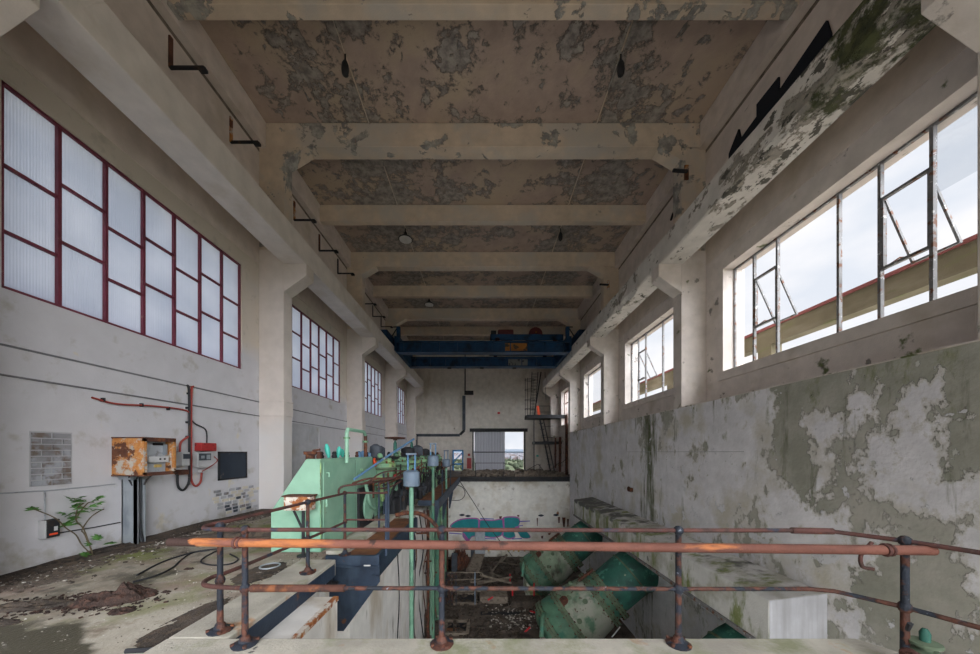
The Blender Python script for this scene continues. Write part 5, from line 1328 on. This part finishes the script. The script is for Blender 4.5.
# red rods
for i, (x0, y0, x1, y1, Y) in enumerate(((510, 574, 510, 582, 16.3), (512.5, 586, 512.5, 601, 14.5), (530, 574, 530, 581, 16.3), (534, 583, 534, 601, 14.5), (488, 600, 493, 597, 14.2), (530, 611, 541, 614, 13.2), (522, 635, 530, 627, 12.2))):
    MB().tube([P(x0, y0, Y), P(x1, y1, Y)], .035, 6).build('red_rod', 'bright_red', label=['upright red marker rod at back left of pit', 'upright red marker rod at front left of pit', 'upright red marker rod at back right of pit', 'upright red marker rod at front right of pit', 'short red stick on the concrete block', 'red stick lying near the pump flange', 'red stick lying nearest the viewer in pit'][i], cat='rod', group='red rods in the pit')
MB().tube([P(612, 637, 9.4), P(620, 627, 9.6)], .02, 6).build('white_stick', 'white_plastic', label='white stick leaning on the middle pump casing', cat='stick')
R_ = random.Random(8)
for i, (a, b) in enumerate((((470, 582), (509, 579)), ((477, 584), (512, 577)), ((480, 575), (511, 583)), ((476, 587), (508, 590)))):
    Y = 16.2 - i * .3
    MB().tube([P(a[0], a[1], Y), P(b[0], b[1], Y + .3)], .06, 6).build('fallen_plank', 'wood_grey', label=['lowest', 'second', 'slanting', 'short front'][i] + ' grey plank fallen across the pit floor', cat='plank', group='planks in the pit')
def pit_zone(r):
    y = r.uniform(11.5, 20.6)
    return (r.uniform(-2.2, 1.4 if y < 12.4 or 14.5 < y < 17.1 else 4.5), y)
chips('pit_litter', 900, lambda r: pit_zone(r), 'dirt', 'dark rubble spread over the pit floor', .06, .3, 21, PIT)
chips('pit_litter', 320, lambda r: (r.gauss(1.4, .6), r.uniform(12.3, 14.6)), 'chip_light', 'small pale litter scattered near the pumps', .03, .09, 22, PIT)
for i in range(14):
    x, y = R_.uniform(-.2, 3.4), R_.uniform(17.2, 20.4)
    a = R_.uniform(0, 3.1); L_ = R_.uniform(.5, 1.1)
    MB().tube([(x - L_ * math.cos(a), y - L_ * math.sin(a), PIT + .08), (x + L_ * math.cos(a), min(20.7, y + L_ * math.sin(a)), PIT + R_.uniform(.1, .5))], R_.uniform(.04, .08), 6).build('timber_scrap', 'wood_grey' if i % 2 else 'dirt',
        label='dark timber scrap in the heap at pit end wall', cat='timber', group='timber scraps heaped at the pit end')
heap('scrap_heap', -1.35, 19.3, .7, .9, 1.2, 'rust_dark', 9.2, 'rusty orange scrap heap in left corner of pit', 'scrap')
bpy.data.objects[[o.name for o in bpy.data.objects if o.name.startswith('scrap_heap')][-1]].location.z = PIT
MB().bx(-1.75, -1.45, 18.2, 18.5, PIT, PIT + 1.0).build('electric_box', 'duct_dark', label='dark upright box by the scrap heap in pit', cat='box')
MB().bx(-.75, -.45, 19.9, 20.3, PIT, PIT + 1.2).build('electric_box', 'duct_dark', label='small dark box beside the grey pit duct', cat='box')
# riser pipes in the recess behind the white pit wall
for i, (x, Y, r, m_) in enumerate(((428, 11.0, .05, 'rust_dark'), (431, 12.0, .05, 'mint'), (434, 10.4, .035, 'steel_black'), (437, 13.0, .12, 'pump_green'), (441, 15, .06, 'mint_dirty'), (444.5, 17, .11, 'pump_green'), (447, 18.5, .07, 'rust_dark'))):
    a = P(x, 500, Y)
    MB().tube([(a.x, Y, PIT), (a.x, Y, -.35)], r, 8).build('riser_pipe', m_, smooth=True,
        label=['thin brown riser pipe right behind white pit wall', 'thin mint riser pipe behind the white pit wall', 'thin black riser cable in the pit recess', 'thick dark green riser pipe in pit recess', 'pale dirty green riser pipe in recess', 'thick green riser pipe farther along recess', 'farthest brown riser pipe in the pit recess'][i], cat='pipe', group='riser pipes in the pit recess')
for i in range(9):
    x0 = -1.62; y = 6.2 + i * .37
    if i in (0, 4):
        MB().tube(smooth_path([(x0, y, -.3), (x0 + .02, y + .05, -1.2), (x0, y - .04, -2.2), (x0 + .02, y + .1, -3.4)], 4), .012, 6).build('wall_cable', 'steel_black', smooth=True, label='black cable hanging down white pit wall ' + ('near bracket' if i == 0 else 'farther along'), cat='cable')
for i in range(8):
    y = 9.8 + i * .7
    x = -2.2 + R_.uniform(0, .4)
    MB().tube(smooth_path([(x, y, -.4), (x + .1, y + .1, -1.6), (x - .05, y, -2.8), (x + .15, y + .2, -4.9)], 4), .02, 6).build('hanging_cable', 'steel_black' if i % 2 else 'rust_dark', smooth=True, label='loose cable hanging in the dark pit recess', cat='cable', group='cables hanging in the pit recess')
for i in range(6):
    z = -.9 - i * .7; y = 10 + i * .8
    MB().tube([(-2.3, y, z), (-1.75, y + .1, z)], .035, 6).build('stub_pipe', 'rust_dark', label='short stub pipe jutting from pit recess wall', cat='pipe', group='stub pipes in the pit recess')
# fittings on the right wall
p = Vector((XC, 0, 0))
Yf = XC * FP / (630 - VX)
z_ = EYE + (VY - 489) * Yf / FP
t = thing('wall_bracket', 'small rusty fitting on the bare right wall', 'fitting', (XC, Yf, z_))
MB().ring((XC - .05, Yf, z_), (1, 0, 0), .07, .03, 12, 6).build('ring', 'rust_dark', t, True)
MB().bx(XC - .1, XC, Yf - .25, Yf - .1, z_ - .08, z_ + .06).build('stub', 'rust_dark', t)

# ================================================================ OUTSIDE
struct(MB().bx(-60, 60, -50, 60, -7.0, -6.95), 'ground_bounce', 'kerb_concrete', 'grey ground added around the building to neutralise bounce light', 'ground')  # unseen apron added so light bounced off the ground is grey, not green
ground = MB().bx(-900, 900, -300, 1900, -7.2, -7.0)
struct(ground, 'ground_outside', 'grass', 'green fields outside below the far doorway', 'ground')
hl = MB()
for (cx, cy, rx, ry, h) in ((150, 1500, 600, 300, 22), (-400, 1400, 500, 300, 18), (700, 1600, 600, 300, 30)):
    N_ = 14; vs_ = [(cx, cy, h - 7)]; fs_ = []
    for ring_, q in enumerate((.4, .75, 1.0)):
        for k in range(N_):
            a = 2 * math.pi * k / N_
            vs_.append((cx + rx * q * math.cos(a), cy + ry * q * math.sin(a), -7 + h * (math.cos(q * math.pi) * .5 + .5)))
    for k in range(N_): fs_.append((0, 1 + k, 1 + (k + 1) % N_))
    for r_ in range(2):
        for k in range(N_):
            fs_.append((1 + r_ * N_ + k, 1 + (r_ + 1) * N_ + k, 1 + (r_ + 1) * N_ + (k + 1) % N_, 1 + r_ * N_ + (k + 1) % N_))
    hl.add(vs_, fs_)
struct(hl, 'hills_outside', 'hill', 'hazy blue hills on the horizon beyond the doorway', 'hills')
tw = MB()
R_ = random.Random(3)
for i in range(700):
    y = R_.uniform(340, 1000); x = R_.uniform(-.12, .2) * y
    w_, d_, h_ = R_.uniform(5, 14), R_.uniform(5, 12), R_.uniform(3, 6)
    tw.bx(x, x + w_, y, y + d_, -7, -7 + h_)
tw.build('town', 'town', label='distant town of small pale houses seen through doorway', cat='town', kind='stuff')
tr_ = MB()
for i in range(260):
    y = R_.uniform(160, 330); x = R_.uniform(-.1, .2) * y; r = R_.uniform(.6, 1.6)
    tr_.ball((x, y, -7 + r * .7), r, 7)
tr_.build('distant_shrubs', 'shrub', label='green shrubs on the land outside the doorway', cat='shrubs', kind='stuff')
# outer parapet beam beyond the right windows
t = thing('parapet_beam', 'weathered timber beam with red top outside the right windows', 'beam', (8.1, 6, -7))
MB().bx(8.0, 8.3, -2, 40, 4.60, 5.05).build('beam', 'fascia', t)
MB().bx(7.96, 8.34, -2, 40, 5.05, 5.12).build('capping', 'fascia_red', t)
for y in (2.6, 5.0, 9.3, 14, 18, 22):
    MB().bx(8.0, 8.3, y - .22, y + .22, -7, 4.60).build('post', 'fascia', t)
